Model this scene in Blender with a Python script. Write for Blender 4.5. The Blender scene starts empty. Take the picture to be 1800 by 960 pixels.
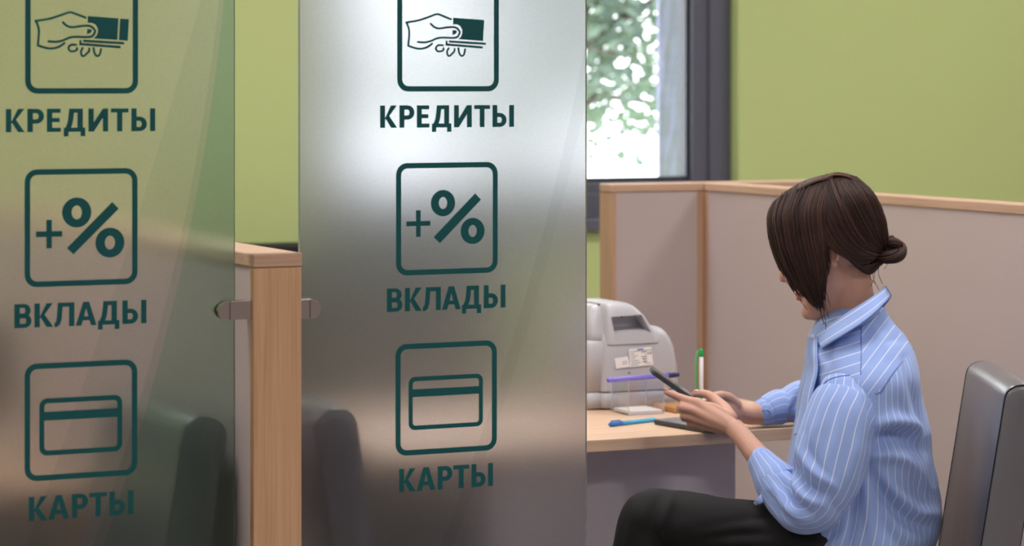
import bpy, bmesh, math, random
import numpy as np
from mathutils import Vector, Matrix, noise
from mathutils.geometry import tessellate_polygon

SC = bpy.context.scene
COL = SC.collection
R = math.radians
random.seed(7)

# ---------------------------------------------------------------- camera, sky, lights, exposure
EYE = 1.464
YAW = R(25.15)
FPX = 4800.0
HORIZON = 140.0
SN, CS = math.sin(YAW), math.cos(YAW)
cam_d = bpy.data.cameras.new('camera')
cam = bpy.data.objects.new('camera', cam_d)
COL.objects.link(cam)
cam.location = (0, 0, EYE)
cam.rotation_euler = (R(90), 0, -YAW)
cam_d.sensor_width = 36.0
cam_d.lens = 36.0 * FPX / 1800.0
cam_d.shift_y = -(480.0 - HORIZON) / 1800.0
cam_d.clip_end = 200
cam_d.dof.use_dof = True
cam_d.dof.focus_distance = 4.75
cam_d.dof.aperture_fstop = 5.6
SC.camera = cam
SC.view_settings.view_transform = 'Standard'
SC.view_settings.look = 'None'
SC.view_settings.gamma = 1.0
SC.view_settings.use_curve_mapping = False
SC.view_settings.exposure = 0.0
SC.cycles.max_bounces = 14
SC.cycles.transmission_bounces = 10
SC.cycles.transparent_max_bounces = 12
SC.cycles.use_denoising = True

world = bpy.data.worlds.new('overcast_sky')
SC.world = world
world.use_nodes = True
wn = world.node_tree.nodes
wb = wn['Background']
wb.inputs[0].default_value = (0.93, 0.96, 1.0, 1)
wb.inputs[1].default_value = 5.8
LAMP_POWER = 25.0          # emission of the ceiling panels
LAMP_TINT = (1.0, 0.94, 0.93)


def ray(px, py, d):
    """the point that lies d metres ahead along the line of sight of a pixel of the 1800 x 960 frame"""
    u = (px - 900.0) / FPX
    v = (HORIZON - py) / FPX
    return Vector((d * (SN + u * CS), d * (CS - u * SN), EYE + d * v))


def on_y(px, py, Y):
    u = (px - 900.0) / FPX
    return ray(px, py, Y / (CS - u * SN))


RIGHT = Vector((CS, -SN, 0))
FWD = Vector((SN, CS, 0))
UP = Vector((0, 0, 1))


def lin(r, g, b):
    f = lambda c: (c / 255.0) / 12.92 if c <= 10 else (((c / 255.0) + 0.055) / 1.055) ** 2.4
    return (f(r), f(g), f(b), 1.0)


# ---------------------------------------------------------------- materials
def new_mat(name):
    m = bpy.data.materials.new(name)
    m.use_nodes = True
    nt = m.node_tree
    return m, nt, nt.nodes['Principled BSDF']


def nd(nt, t, **kw):
    n = nt.nodes.new(t)
    for k, v in kw.items():
        setattr(n, k, v)
    return n


def plain(name, col, rough=0.5, metal=0.0, vary=0.06, scale=30.0, bump=0.0, spec=0.5, coat=0.0, sheen=0.0):
    m, nt, p = new_mat(name)
    tc = nd(nt, 'ShaderNodeTexCoord')
    nz = nd(nt, 'ShaderNodeTexNoise')
    nz.inputs['Scale'].default_value = scale
    nz.inputs['Detail'].default_value = 4
    nt.links.new(tc.outputs['Object'], nz.inputs['Vector'])
    mx = nd(nt, 'ShaderNodeMix', data_type='RGBA')
    mx.inputs[6].default_value = tuple(c * (1 - vary) for c in col[:3]) + (1,)
    mx.inputs[7].default_value = tuple(min(1, c * (1 + vary)) for c in col[:3]) + (1,)
    nt.links.new(nz.outputs['Fac'], mx.inputs[0])
    nt.links.new(mx.outputs[2], p.inputs['Base Color'])
    p.inputs['Roughness'].default_value = rough
    p.inputs['Metallic'].default_value = metal
    p.inputs['Specular IOR Level'].default_value = spec
    p.inputs['Coat Weight'].default_value = coat
    p.inputs['Sheen Weight'].default_value = sheen
    if bump:
        b = nd(nt, 'ShaderNodeBump')
        b.inputs['Strength'].default_value = bump
        b.inputs['Distance'].default_value = 0.002
        nt.links.new(nz.outputs['Fac'], b.inputs['Height'])
        nt.links.new(b.outputs['Normal'], p.inputs['Normal'])
    return m


def wood(name, c0, c1, axis, rough=0.45):
    """pale laminate with a fine straight grain running along the given axis"""
    m, nt, p = new_mat(name)
    tc = nd(nt, 'ShaderNodeTexCoord')
    mp = nd(nt, 'ShaderNodeMapping')
    sc = [260.0, 260.0, 260.0]
    sc[axis] = 5.0
    mp.inputs['Scale'].default_value = sc
    nt.links.new(tc.outputs['Object'], mp.inputs['Vector'])
    nz = nd(nt, 'ShaderNodeTexNoise')
    nz.inputs['Scale'].default_value = 1.0
    nz.inputs['Detail'].default_value = 5
    nz.inputs['Distortion'].default_value = 0.6
    nt.links.new(mp.outputs[0], nz.inputs['Vector'])
    mp2 = nd(nt, 'ShaderNodeMapping')
    sc2 = [45.0, 45.0, 45.0]
    sc2[axis] = 1.5
    mp2.inputs['Scale'].default_value = sc2
    nt.links.new(tc.outputs['Object'], mp2.inputs['Vector'])
    n2 = nd(nt, 'ShaderNodeTexNoise')
    n2.inputs['Scale'].default_value = 1.0
    nt.links.new(mp2.outputs[0], n2.inputs['Vector'])
    ad = nd(nt, 'ShaderNodeMath', operation='MULTIPLY_ADD')
    ad.inputs[1].default_value = 0.6
    nt.links.new(nz.outputs['Fac'], ad.inputs[0])
    ml = nd(nt, 'ShaderNodeMath', operation='MULTIPLY')
    ml.inputs[1].default_value = 0.4
    nt.links.new(n2.outputs['Fac'], ml.inputs[0])
    nt.links.new(ml.outputs[0], ad.inputs[2])
    cr = nd(nt, 'ShaderNodeValToRGB')
    cr.color_ramp.elements[0].position = 0.33
    cr.color_ramp.elements[0].color = c0
    cr.color_ramp.elements[1].position = 0.62
    cr.color_ramp.elements[1].color = c1
    nt.links.new(ad.outputs[0], cr.inputs[0])
    nt.links.new(cr.outputs[0], p.inputs['Base Color'])
    p.inputs['Roughness'].default_value = rough
    p.inputs['Specular IOR Level'].default_value = 0.35
    return m


W0, W1 = lin(182, 148, 124), lin(206, 174, 150)
M = {}
M['wood_x'] = wood('beech_grain_across', W0, W1, 0)
M['wood_y'] = wood('beech_grain_along', W0, W1, 1)
M['wood_z'] = wood('beech_grain_upright', lin(174, 139, 112), lin(198, 163, 134), 2)
M['wood_post'] = wood('beech_post', lin(196, 154, 118), lin(218, 178, 140), 2)
M['desk'] = wood('desk_laminate', lin(206, 172, 142), lin(226, 196, 166), 0, 0.4)
M['ochre_wood'] = wood('ochre_wood', lin(176, 120, 62), lin(200, 146, 84), 0, 0.4)
M['panel'] = plain('panel_melamine', lin(191, 176, 173), 0.55, vary=0.03, scale=400, bump=0.05)
M['grey_panel'] = plain('grey_melamine', lin(226, 218, 222), 0.5, vary=0.03, scale=300)
M['green_wall'] = plain('green_paint', lin(182, 196, 132), 0.7, vary=0.02, scale=60, bump=0.05, spec=0.3)
M['white_paint'] = plain('white_paint', lin(232, 228, 222), 0.8, vary=0.02)
M['beige_paint'] = plain('beige_paint', lin(200, 188, 184), 0.8, vary=0.02)
M['floor'] = plain('floor_tile', lin(172, 164, 158), 0.35, vary=0.05, scale=6)
M['frame'] = plain('window_profile', lin(84, 86, 98), 0.45, vary=0.03)
M['frame_dark'] = plain('window_gasket', lin(40, 40, 52), 0.5, vary=0.03)
M['black'] = plain('black_laminate', lin(34, 33, 36), 0.7, vary=0.05, spec=0.2)
M['dark_plastic'] = plain('dark_plastic', lin(58, 58, 64), 0.45, vary=0.05)
M['leather'] = plain('grey_leatherette', lin(98, 98, 104), 0.38, vary=0.05, scale=500, bump=0.08, coat=0.7)
M['leather'].node_tree.nodes['Principled BSDF'].inputs['Coat Roughness'].default_value = 0.28
M['leather_dark'] = plain('dark_leatherette', lin(62, 64, 74), 0.42, vary=0.05, scale=500, bump=0.08)
M['thread'] = plain('dark_thread', lin(26, 26, 30), 0.8)
M['chrome'] = plain('brushed_chrome', lin(200, 194, 194), 0.09, metal=1.0, vary=0.04, scale=80)
M['steel'] = plain('chair_leg_steel', lin(150, 150, 155), 0.25, metal=1.0)
M['concrete'] = plain('rough_concrete', lin(128, 128, 160), 0.95, vary=0.22, scale=1.0, bump=0.3, spec=0.1)
_nt = M['concrete'].node_tree
_mp = _nt.nodes.new('ShaderNodeMapping')
_mp.inputs['Scale'].default_value = (9, 9, 26)
_tc = [n for n in _nt.nodes if n.type == 'TEX_COORD'][0]
_nz = [n for n in _nt.nodes if n.type == 'TEX_NOISE'][0]
_nt.links.new(_tc.outputs['Object'], _mp.inputs['Vector'])
_nt.links.new(_mp.outputs[0], _nz.inputs['Vector'])
M['bark'] = plain('bark', lin(88, 76, 70), 0.9, vary=0.3, scale=20)
M['rubber'] = plain('rubber', lin(40, 40, 42), 0.8)
M['paper'] = plain('paper', lin(240, 238, 236), 0.8, vary=0.01)
M['ink'] = plain('grey_ink', lin(120, 120, 128), 0.8)
M['ink_dark'] = plain('dark_ink', lin(58, 58, 66), 0.8)
M['ink_blue'] = plain('blue_ink', lin(52, 98, 190), 0.8)
M['machine'] = plain('pale_grey_plastic', lin(186, 186, 191), 0.35, vary=0.03, scale=300, bump=0.03)
M['machine_dark'] = plain('recess_grey_plastic', lin(150, 150, 152), 0.4, vary=0.03)


def leaf_material():
    m, nt, p = new_mat('leaf_green')
    tc = nd(nt, 'ShaderNodeTexCoord')
    nz = nd(nt, 'ShaderNodeTexNoise')
    nz.inputs['Scale'].default_value = 1.6
    nt.links.new(tc.outputs['Object'], nz.inputs['Vector'])
    cr = nd(nt, 'ShaderNodeValToRGB')
    cr.color_ramp.elements[0].position = 0.35
    cr.color_ramp.elements[0].color = lin(88, 104, 96)
    cr.color_ramp.elements[1].position = 0.7
    cr.color_ramp.elements[1].color = lin(122, 142, 112)
    nt.links.new(nz.outputs['Fac'], cr.inputs[0])
    tr = nd(nt, 'ShaderNodeBsdfTranslucent')
    nt.links.new(cr.outputs[0], p.inputs['Base Color'])
    nt.links.new(cr.outputs[0], tr.inputs['Color'])
    p.inputs['Roughness'].default_value = 0.5
    mx = nd(nt, 'ShaderNodeMixShader')
    mx.inputs[0].default_value = 0.4
    nt.links.new(p.outputs[0], mx.inputs[1])
    nt.links.new(tr.outputs[0], mx.inputs[2])
    nt.links.new(mx.outputs[0], nt.nodes['Material Output'].inputs[0])
    return m


M['leaf'] = leaf_material()


def clear(name, col, rough, ior=1.45):
    m, nt, p = new_mat(name)
    p.inputs['Base Color'].default_value = col
    p.inputs['Roughness'].default_value = rough
    p.inputs['Transmission Weight'].default_value = 1.0
    p.inputs['IOR'].default_value = ior
    return m


M['clear_glass'] = clear('window_glass', (0.97, 0.98, 0.98, 1), 0.0, 1.03)
def thin_clear(name):
    m, nt, p = new_mat(name)
    tr = nd(nt, 'ShaderNodeBsdfTransparent')
    tr.inputs['Color'].default_value = (0.97, 0.97, 0.98, 1)
    gl = nd(nt, 'ShaderNodeBsdfGlossy')
    gl.inputs['Roughness'].default_value = 0.06
    mx = nd(nt, 'ShaderNodeMixShader')
    mx.inputs[0].default_value = 0.09
    nt.links.new(tr.outputs[0], mx.inputs[1])
    nt.links.new(gl.outputs[0], mx.inputs[2])
    nt.links.new(mx.outputs[0], nt.nodes['Material Output'].inputs[0])
    return m
M['acrylic'] = thin_clear('clear_acrylic')
def acrylic_edge():
    m, nt, p = new_mat('acrylic_edge')
    p.inputs['Base Color'].default_value = lin(232, 230, 236)
    p.inputs['Roughness'].default_value = 0.15
    p.inputs['Alpha'].default_value = 0.55
    return m
M['acrylic_edge'] = acrylic_edge()
M['edge_glass'] = plain('glass_edge', lin(150, 168, 166), 0.15, vary=0.03)
M['edge_glass'].node_tree.nodes['Principled BSDF'].inputs['Transmission Weight'].default_value = 0.35


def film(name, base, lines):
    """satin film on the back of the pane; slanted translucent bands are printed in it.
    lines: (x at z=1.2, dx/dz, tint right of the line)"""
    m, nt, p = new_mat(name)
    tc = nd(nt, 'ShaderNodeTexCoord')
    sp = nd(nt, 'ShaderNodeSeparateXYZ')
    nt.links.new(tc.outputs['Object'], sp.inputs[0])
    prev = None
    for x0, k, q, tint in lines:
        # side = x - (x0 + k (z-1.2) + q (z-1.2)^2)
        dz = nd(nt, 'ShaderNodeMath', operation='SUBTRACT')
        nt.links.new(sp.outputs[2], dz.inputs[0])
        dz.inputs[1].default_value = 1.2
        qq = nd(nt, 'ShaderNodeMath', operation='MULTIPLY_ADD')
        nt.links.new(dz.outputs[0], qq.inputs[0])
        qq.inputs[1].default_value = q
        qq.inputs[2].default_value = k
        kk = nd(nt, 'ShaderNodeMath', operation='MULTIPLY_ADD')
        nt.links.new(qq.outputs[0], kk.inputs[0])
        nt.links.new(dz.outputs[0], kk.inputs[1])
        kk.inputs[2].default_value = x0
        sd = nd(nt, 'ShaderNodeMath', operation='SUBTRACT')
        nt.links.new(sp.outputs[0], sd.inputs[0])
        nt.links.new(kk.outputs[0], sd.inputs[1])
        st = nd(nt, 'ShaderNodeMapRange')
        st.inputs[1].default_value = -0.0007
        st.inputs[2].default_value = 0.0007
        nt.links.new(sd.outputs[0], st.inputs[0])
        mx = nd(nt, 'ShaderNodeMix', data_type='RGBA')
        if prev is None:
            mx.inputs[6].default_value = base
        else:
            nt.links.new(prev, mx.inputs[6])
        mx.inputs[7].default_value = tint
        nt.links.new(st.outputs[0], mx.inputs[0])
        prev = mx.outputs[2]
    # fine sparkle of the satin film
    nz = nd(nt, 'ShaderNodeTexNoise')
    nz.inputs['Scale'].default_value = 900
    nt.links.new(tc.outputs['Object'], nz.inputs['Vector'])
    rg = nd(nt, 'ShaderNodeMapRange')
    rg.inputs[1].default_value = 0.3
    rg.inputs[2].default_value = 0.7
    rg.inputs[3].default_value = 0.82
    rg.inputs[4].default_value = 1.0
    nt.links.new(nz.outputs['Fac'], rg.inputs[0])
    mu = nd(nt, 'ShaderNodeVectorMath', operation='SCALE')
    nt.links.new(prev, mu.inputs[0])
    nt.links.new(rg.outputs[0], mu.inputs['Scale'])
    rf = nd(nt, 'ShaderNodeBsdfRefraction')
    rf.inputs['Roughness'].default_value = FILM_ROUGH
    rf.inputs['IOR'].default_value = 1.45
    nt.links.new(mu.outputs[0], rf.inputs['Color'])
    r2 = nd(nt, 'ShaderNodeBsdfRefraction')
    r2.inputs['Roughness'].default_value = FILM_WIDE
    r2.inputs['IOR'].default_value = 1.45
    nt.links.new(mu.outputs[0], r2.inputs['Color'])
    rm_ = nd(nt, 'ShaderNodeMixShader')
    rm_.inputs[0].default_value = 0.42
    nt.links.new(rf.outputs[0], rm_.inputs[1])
    nt.links.new(r2.outputs[0], rm_.inputs[2])
    df = nd(nt, 'ShaderNodeBsdfDiffuse')
    tl = nd(nt, 'ShaderNodeBsdfTranslucent')
    nt.links.new(mu.outputs[0], df.inputs['Color'])
    nt.links.new(mu.outputs[0], tl.inputs['Color'])
    m1 = nd(nt, 'ShaderNodeMixShader')
    m1.inputs[0].default_value = 0.5
    nt.links.new(df.outputs[0], m1.inputs[1])
    nt.links.new(tl.outputs[0], m1.inputs[2])
    m2 = nd(nt, 'ShaderNodeMixShader')
    m2.inputs[0].default_value = FILM_VEIL
    nt.links.new(rm_.outputs[0], m2.inputs[1])
    nt.links.new(m1.outputs[0], m2.inputs[2])
    nt.links.new(m2.outputs[0], nt.nodes['Material Output'].inputs[0])
    return m


FILM_ROUGH = 0.26
FILM_WIDE = 0.52      # a second, wider scatter of the same film
FILM_VEIL = 0.085


def vinyl():
    m, nt, p = new_mat('teal_vinyl')
    p.inputs['Base Color'].default_value = lin(0, 98, 102)
    p.inputs['Roughness'].default_value = 0.5
    tr = nd(nt, 'ShaderNodeBsdfTranslucent')
    tr.inputs['Color'].default_value = lin(40, 150, 156)
    mx = nd(nt, 'ShaderNodeMixShader')
    mx.inputs[0].default_value = 0.25
    nt.links.new(p.outputs[0], mx.inputs[1])
    nt.links.new(tr.outputs[0], mx.inputs[2])
    nt.links.new(mx.outputs[0], nt.nodes['Material Output'].inputs[0])
    return m


M['teal'] = vinyl()


# ---------------------------------------------------------------- mesh helpers
class MB:
    """collects shapes and links them as one mesh object"""
    def __init__(self):
        self.v, self.f, self.mi, self.uv = [], [], [], []

    def add(self, verts, faces, mi=0):
        b = len(self.v)
        self.v.extend([tuple(p) for p in verts])
        for f in faces:
            self.f.append(tuple(b + i for i in f))
            self.mi.append(mi)
        return self

    def box(self, x0, x1, y0, y1, z0, z1, mi=0):
        vs = [(x0, y0, z0), (x1, y0, z0), (x1, y1, z0), (x0, y1, z0), (x0, y0, z1), (x1, y0, z1), (x1, y1, z1), (x0, y1, z1)]
        fs = [(3, 2, 1, 0), (4, 5, 6, 7), (0, 1, 5, 4), (1, 2, 6, 5), (2, 3, 7, 6), (3, 0, 4, 7)]
        return self.add(vs, fs, mi)

    def rings(self, rings, cap0=True, cap1=True, mi=0, closed=True):
        n = len(rings[0])
        vs = [p for r in rings for p in r]
        fs = []
        for i in range(len(rings) - 1):
            for j in range(n if closed else n - 1):
                k = (j + 1) % n
                fs.append((i * n + j, i * n + k, (i + 1) * n + k, (i + 1) * n + j))
        if cap0:
            fs.append(tuple(reversed(range(n))))
        if cap1:
            fs.append(tuple((len(rings) - 1) * n + j for j in range(n)))
        return self.add(vs, fs, mi)

    def tube(self, pts, rad, n=10, mi=0, cap=True, flat=1.0, side=None):
        """a tube through pts; rad one radius or a list; flat squashes it along the second ring axis"""
        pts = [Vector(p) for p in pts]
        if not hasattr(rad, '__len__'):
            rad = [rad] * len(pts)
        rings = []
        prev = None
        for i, p in enumerate(pts):
            t = (pts[min(i + 1, len(pts) - 1)] - pts[max(i - 1, 0)]).normalized()
            if prev is None:
                a = Vector(side) if side is not None else (Vector((0, 0, 1)) if abs(t.z) < 0.9 else Vector((1, 0, 0)))
                u = (a - t * a.dot(t)).normalized()
            else:
                u = (prev - t * prev.dot(t)).normalized()
            prev = u
            w = t.cross(u)
            rings.append([p + (u * math.cos(2 * math.pi * j / n) + w * (flat * math.sin(2 * math.pi * j / n))) * rad[i] for j in range(n)])
        return self.rings(rings, cap, cap, mi)

    def ball(self, c, r, n=12, mi=0, axes=None):
        """ellipsoid; r three radii along axes"""
        c = Vector(c)
        if not hasattr(r, '__len__'):
            r = (r, r, r)
        ax = axes or (Vector((1, 0, 0)), Vector((0, 1, 0)), Vector((0, 0, 1)))
        rings = []
        for i in range(1, n):
            a = math.pi * i / n - math.pi / 2
            rings.append([c + ax[0] * (r[0] * math.cos(a) * math.cos(2 * math.pi * j / (2 * n))) + ax[1] * (r[1] * math.cos(a) * math.sin(2 * math.pi * j / (2 * n))) + ax[2] * (r[2] * math.sin(a)) for j in range(2 * n)])
        return self.rings(rings, True, True, mi)

    def build(self, name, mat, parent=None, smooth=False, bevel=0.0, segs=2, loc=None):
        me = bpy.data.meshes.new(name)
        me.from_pydata([tuple(p) for p in self.v], [], self.f)
        mats = mat if isinstance(mat, (list, tuple)) else [mat]
        for m in mats:
            me.materials.append(m)
        if len(mats) > 1:
            me.polygons.foreach_set('material_index', self.mi)
        bm = bmesh.new()
        bm.from_mesh(me)
        bmesh.ops.recalc_face_normals(bm, faces=bm.faces)
        bm.to_mesh(me)
        bm.free()
        if smooth:
            me.polygons.foreach_set('use_smooth', [True] * len(me.polygons))
        me.update()
        o = bpy.data.objects.new(name, me)
        COL.objects.link(o)
        if parent is not None:
            o.parent = parent
        if loc is not None:
            o.location = loc
        if bevel:
            b = o.modifiers.new('bevel', 'BEVEL')
            b.width = bevel
            b.segments = segs
            b.limit_method = 'ANGLE'
            b.angle_limit = R(40)
            me.polygons.foreach_set('use_smooth', [True] * len(me.polygons))
            b.harden_normals = True
        return o


def empty(name, loc=(0, 0, 0), rz=0.0):
    o = bpy.data.objects.new(name, None)
    COL.objects.link(o)
    o.location = loc
    o.rotation_euler = (0, 0, rz)
    o.empty_display_size = 0.05
    return o


def tag(o, label, cat, group=None):
    o['label'] = label
    o['category'] = cat
    if group:
        o['group'] = group
    return o


def struct(o):
    o['kind'] = 'structure'
    return o


def copy_tree(o, parent=None):
    c = o.copy()
    COL.objects.link(c)
    if parent is not None:
        c.parent = parent
    for ch in list(o.children):
        copy_tree(ch, c)
    return c


def catmull(pts, k=8):
    pts = [np.array(p, float) for p in pts]
    out = []
    n = len(pts)
    for i in range(n - 1):
        p0 = pts[i - 1] if i > 0 else 2 * pts[0] - pts[1]
        p1, p2 = pts[i], pts[i + 1]
        p3 = pts[i + 2] if i + 2 < n else 2 * pts[-1] - pts[-2]
        for j in range(k):
            t = j / k
            out.append(0.5 * ((2 * p1) + (-p0 + p2) * t + (2 * p0 - 5 * p1 + 4 * p2 - p3) * t * t + (-p0 + 3 * p1 - 3 * p2 + p3) * t ** 3))
    out.append(pts[-1])
    return out


# ---------------------------------------------------------------- the room
YW = 7.8            # green back wall
WX0, WX1 = 2.992, 4.485
WZ0, WZ1 = 1.015, 2.35
w = MB()
w.box(-2.0, WX0, YW, YW + 0.25, 0, 3.0)
w.box(WX1, 7.5, YW, YW + 0.25, 0, 3.0)
w.box(WX0, WX1, YW, YW + 0.25, 0, WZ0)
w.box(WX0, WX1, YW, YW + 0.25, WZ1, 3.0)
struct(w.build('wall_back', M['green_wall']))
struct(MB().box(-2.2, -2.0, -2.5, YW + .25, 0, 3.0).build('wall_left', M['white_paint']))
struct(MB().box(7.5, 7.7, -2.5, YW + .25, 0, 3.0).build('wall_right', M['white_paint']))
struct(MB().box(-2.0, 7.5, -2.7, -2.5, 0, 3.0).build('wall_front', M['beige_paint']))
struct(MB().box(-2.2, 7.7, -2.5, YW + .25, -0.1, 0).build('floor', M['floor']))
struct(MB().box(-2.2, 7.7, -2.5, YW + .25, 3.0, 3.1).build('ceiling', M['white_paint']))

# window: outer frame, sash, gasket and pane
win = struct(empty('window_1', (WX0, YW, WZ0)))
def in_win(mb, name, mat, bevel=0.004):
    o = mb.build(name, mat, win, bevel=bevel)
    o.location = (-WX0, -YW, -WZ0)
    return o
def ring_box(mb, x0, x1, z0, z1, t, y0, y1):
    mb.box(x0, x0 + t, y0, y1, z0, z1)
    mb.box(x1 - t, x1, y0, y1, z0, z1)
    mb.box(x0 + t, x1 - t, y0, y1, z0, z0 + t)
    mb.box(x0 + t, x1 - t, y0, y1, z1 - t, z1)
    return mb
YF = YW + 0.05
in_win(ring_box(MB(), WX0, WX1, WZ0, WZ1, 0.082, YF, YF + 0.10), 'window_frame', M['frame'])
in_win(ring_box(MB(), WX0 + .078, WX1 - .078, WZ0 + .055, WZ1 - .055, 0.062, YF + 0.012, YF + 0.09), 'sash', M['frame'])
in_win(ring_box(MB(), WX0 + .138, WX1 - .138, WZ0 + .115, WZ1 - .115, 0.016, YF + 0.03, YF + 0.075), 'gasket', M['frame_dark'], 0.002)
in_win(MB().box(WX0 + .15, WX1 - .15, YF + .045, YF + .053, WZ0 + .125, WZ1 - .125), 'pane', M['clear_glass'], 0)
in_win(MB().box(WX0, WX1, YW - 0.03, YF, WZ0 - .035, WZ0 + 0.002), 'window_sill', M['frame'])

# outside: a concrete pier just beyond the window and a tree
cp = MB()
nz_ = 44
pa0, pb0 = ray(1158, 300, 9.6), ray(1275, 300, 9.6)
rings = []
for i in range(nz_ + 1):
    z = 3.6 * i / nz_
    g = 0.010 if i % 6 == 0 else 0.0
    rr = []
    for k in range(13):
        p = pa0.lerp(pb0, k / 12) + FWD * (g + random.uniform(-.006, .006))
        rr.append((p.x, p.y, z))
    for k in range(12, -1, -4):
        p = pa0.lerp(pb0, k / 12) + FWD * .09
        rr.append((p.x, p.y, z))
    rings.append(rr)
cp.rings(rings)
tag(cp.build('concrete_pillar', M['concrete']), 'rough grey concrete pillar standing outside the window', 'pillar')

tree = empty('tree', (5.6, 12.5, 0))
tag(tree, 'leafy green tree outside the window', 'tree')
tb = MB()
tb.tube([(5.9, 12.6, 0), (5.85, 12.5, 1.0), (5.8, 12.4, 2.2), (5.85, 12.3, 4.2)], [0.14, 0.11, 0.09, 0.05], 10)
o = tb.build('trunk', M['bark'], tree, True)
o.location = (-5.6, -12.5, 0)
brs = []
random.seed(5)
for i in range(22):
    z0 = random.uniform(1.0, 3.2)
    a = random.uniform(0, 2 * math.pi)
    L = random.uniform(0.9, 1.9)
    p0 = Vector((5.83, 12.4, z0))
    p1 = p0 + Vector((math.cos(a) * L * .5, math.sin(a) * L * .4, L * .28))
    p2 = p0 + Vector((math.cos(a) * L, math.sin(a) * L * .6, L * .22))
    o = MB().tube([p0, p1, p2], [.035, .022, .008], 6).build('branch', M['bark'], tree, True)
    o.location = (-5.6, -12.5, 0)
    brs.append((p0, p1, p2))
lv = MB()
for i in range(9500):
    p0, p1, p2 = random.choice(brs)
    t = random.uniform(0.15, 1.1)
    c = p0.lerp(p1, t * 2) if t < .5 else p1.lerp(p2, t * 2 - 1)
    c = c + Vector((random.gauss(0, .24), random.gauss(0, .24), random.gauss(-.06, .2)))
    if c.z < 1.05:
        continue
    s = random.uniform(0.03, 0.06)
    a = Vector((random.gauss(0, 1), random.gauss(0, 1), random.gauss(0, .6))).normalized()
    b = a.cross(Vector((random.gauss(0, 1), random.gauss(0, 1), random.gauss(0, 1)))).normalized()
    nrm = a.cross(b)
    lv.add([c - a * s, c - b * s * .55 + nrm * s * .15, c + a * s * 1.1, c + b * s * .55 + nrm * s * .15, c], [(0, 1, 4), (1, 2, 4), (2, 3, 4), (3, 0, 4)])
o = lv.build('foliage', M['leaf'], tree)
o.location = (-5.6, -12.5, 0)
o['kind'] = 'stuff'

# unseen ceiling lights; the rear row is added to brighten the back wall
def lamp_mat():
    m, nt, p = new_mat('lamp_diffuser')
    p.inputs['Emission Color'].default_value = LAMP_TINT + (1,)
    p.inputs['Emission Strength'].default_value = LAMP_POWER
    return m
M['lamp'] = lamp_mat()
lamp_spots = [(0.2, 1.2), (2.6, 1.4), (0.6, 4.2), (2.6, 4.2), (4.8, 4.2), (4.6, 1.6), (0.8, 6.3), (3.0, 6.3), (5.4, 6.3)]
lamp_words = ['first', 'second']
cl = None
for i, (x, y) in enumerate(lamp_spots):
    if cl is None:
        cl = empty('ceiling_light', (x, y, 3.0))
        ring_box(MB(), -.3, .3, -.3, .3, .02, 0, 0)
        fr = MB()
        fr.box(-.31, -.29, -.31, .31, -.03, 0); fr.box(.29, .31, -.31, .31, -.03, 0)
        fr.box(-.29, .29, -.31, -.29, -.03, 0); fr.box(-.29, .29, .29, .31, -.03, 0)
        fr.build('frame', M['white_paint'], cl)
        MB().box(-.29, .29, -.29, .29, -.022, -.002).build('diffuser', M['lamp'], cl)
        lp = cl
    else:
        lp = copy_tree(cl)
        lp.location = (x, y, 3.0)
    tag(lp, 'unseen square white light panel set in the ceiling', 'ceiling light', 'ceiling light panels')

# ---------------------------------------------------------------- partitions
PH = 1.2            # height of the partitions
CT = 0.0212         # thickness of the cap
def part_y(name, x0, x1, y0, y1, label, post='wood_z'):
    t = empty(name, ((x0 + x1) / 2, y0, 0))
    tag(t, label, 'partition')
    ox, oy = (x0 + x1) / 2, y0
    def put(mb, n, m, bv=0.0012):
        o = mb.build(n, m, t, bevel=bv)
        o.location = (-ox, -oy, 0)
        return o
    put(MB().box(x0 + .003, x1 - .003, y0 + .012, y1 - .012, 0.02, PH - CT), 'panel', M['panel'])
    put(MB().box(x0, x1, y0, y0 + .016, 0, PH - CT - .0008), 'end_post', M[post])
    put(MB().box(x0, x1, y1 - .016, y1, 0, PH - CT - .0008), 'end_post', M['wood_z'])
    put(MB().box(x0 - .001, x1 + .001, y0 - .002, y1, PH - CT, PH), 'top_cap', M['wood_x' if post == 'wood_post' else 'wood_y'], 0.003)
    return t
def part_x(name, x0, x1, y0, y1, label):
    t = empty(name, (x0, (y0 + y1) / 2, 0))
    tag(t, label, 'partition')
    ox, oy = x0, (y0 + y1) / 2
    def put(mb, n, m, bv=0.0012):
        o = mb.build(n, m, t, bevel=bv)
        o.location = (-ox, -oy, 0)
        return o
    put(MB().box(x0 + .012, x1 - .012, y0 + .003, y1 - .003, 0.02, PH - CT), 'panel', M['panel'])
    put(MB().box(x0, x0 + .014, y0, y1, 0, PH - CT - .0008), 'end_post', M['wood_z'])
    put(MB().box(x1 - .018, x1, y0, y1, 0, PH - CT - .0008), 'end_post', M['wood_z'])
    put(MB().box(x0 - .001, x1, y0 - .001, y1 + .001, PH - CT, PH), 'top_cap', M['wood_x'], 0.003)
    return t
YG = 3.93
PX0, PX1 = 1.4034, 1.4809
part_y('partition', PX0, PX1, YG - .02, 6.1, 'pale wood trimmed partition with the two glass panels clipped to its end', 'wood_post')
QX0, QX1 = 3.4217, 3.4877
part_y('partition', QX0, QX1, 4.2, 6.128, 'long beige partition with wood cap behind the seated woman')
part_x('partition', 3.1544, QX0 - .001, 6.128, 6.194, 'short beige partition below the window, behind the grey machine')
part_x('partition', QX1 + .002, 3.85, 6.128, 6.194, 'short wood capped partition beyond the long beige one, behind the head of the woman')
# corner post where the three meet
cpst = MB().box(QX0, QX1, 6.128, 6.194, 0, PH).build('corner_post', M['wood_z'], bevel=.002)
tag(cpst, 'wooden corner post where the far partitions meet', 'post')

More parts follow.
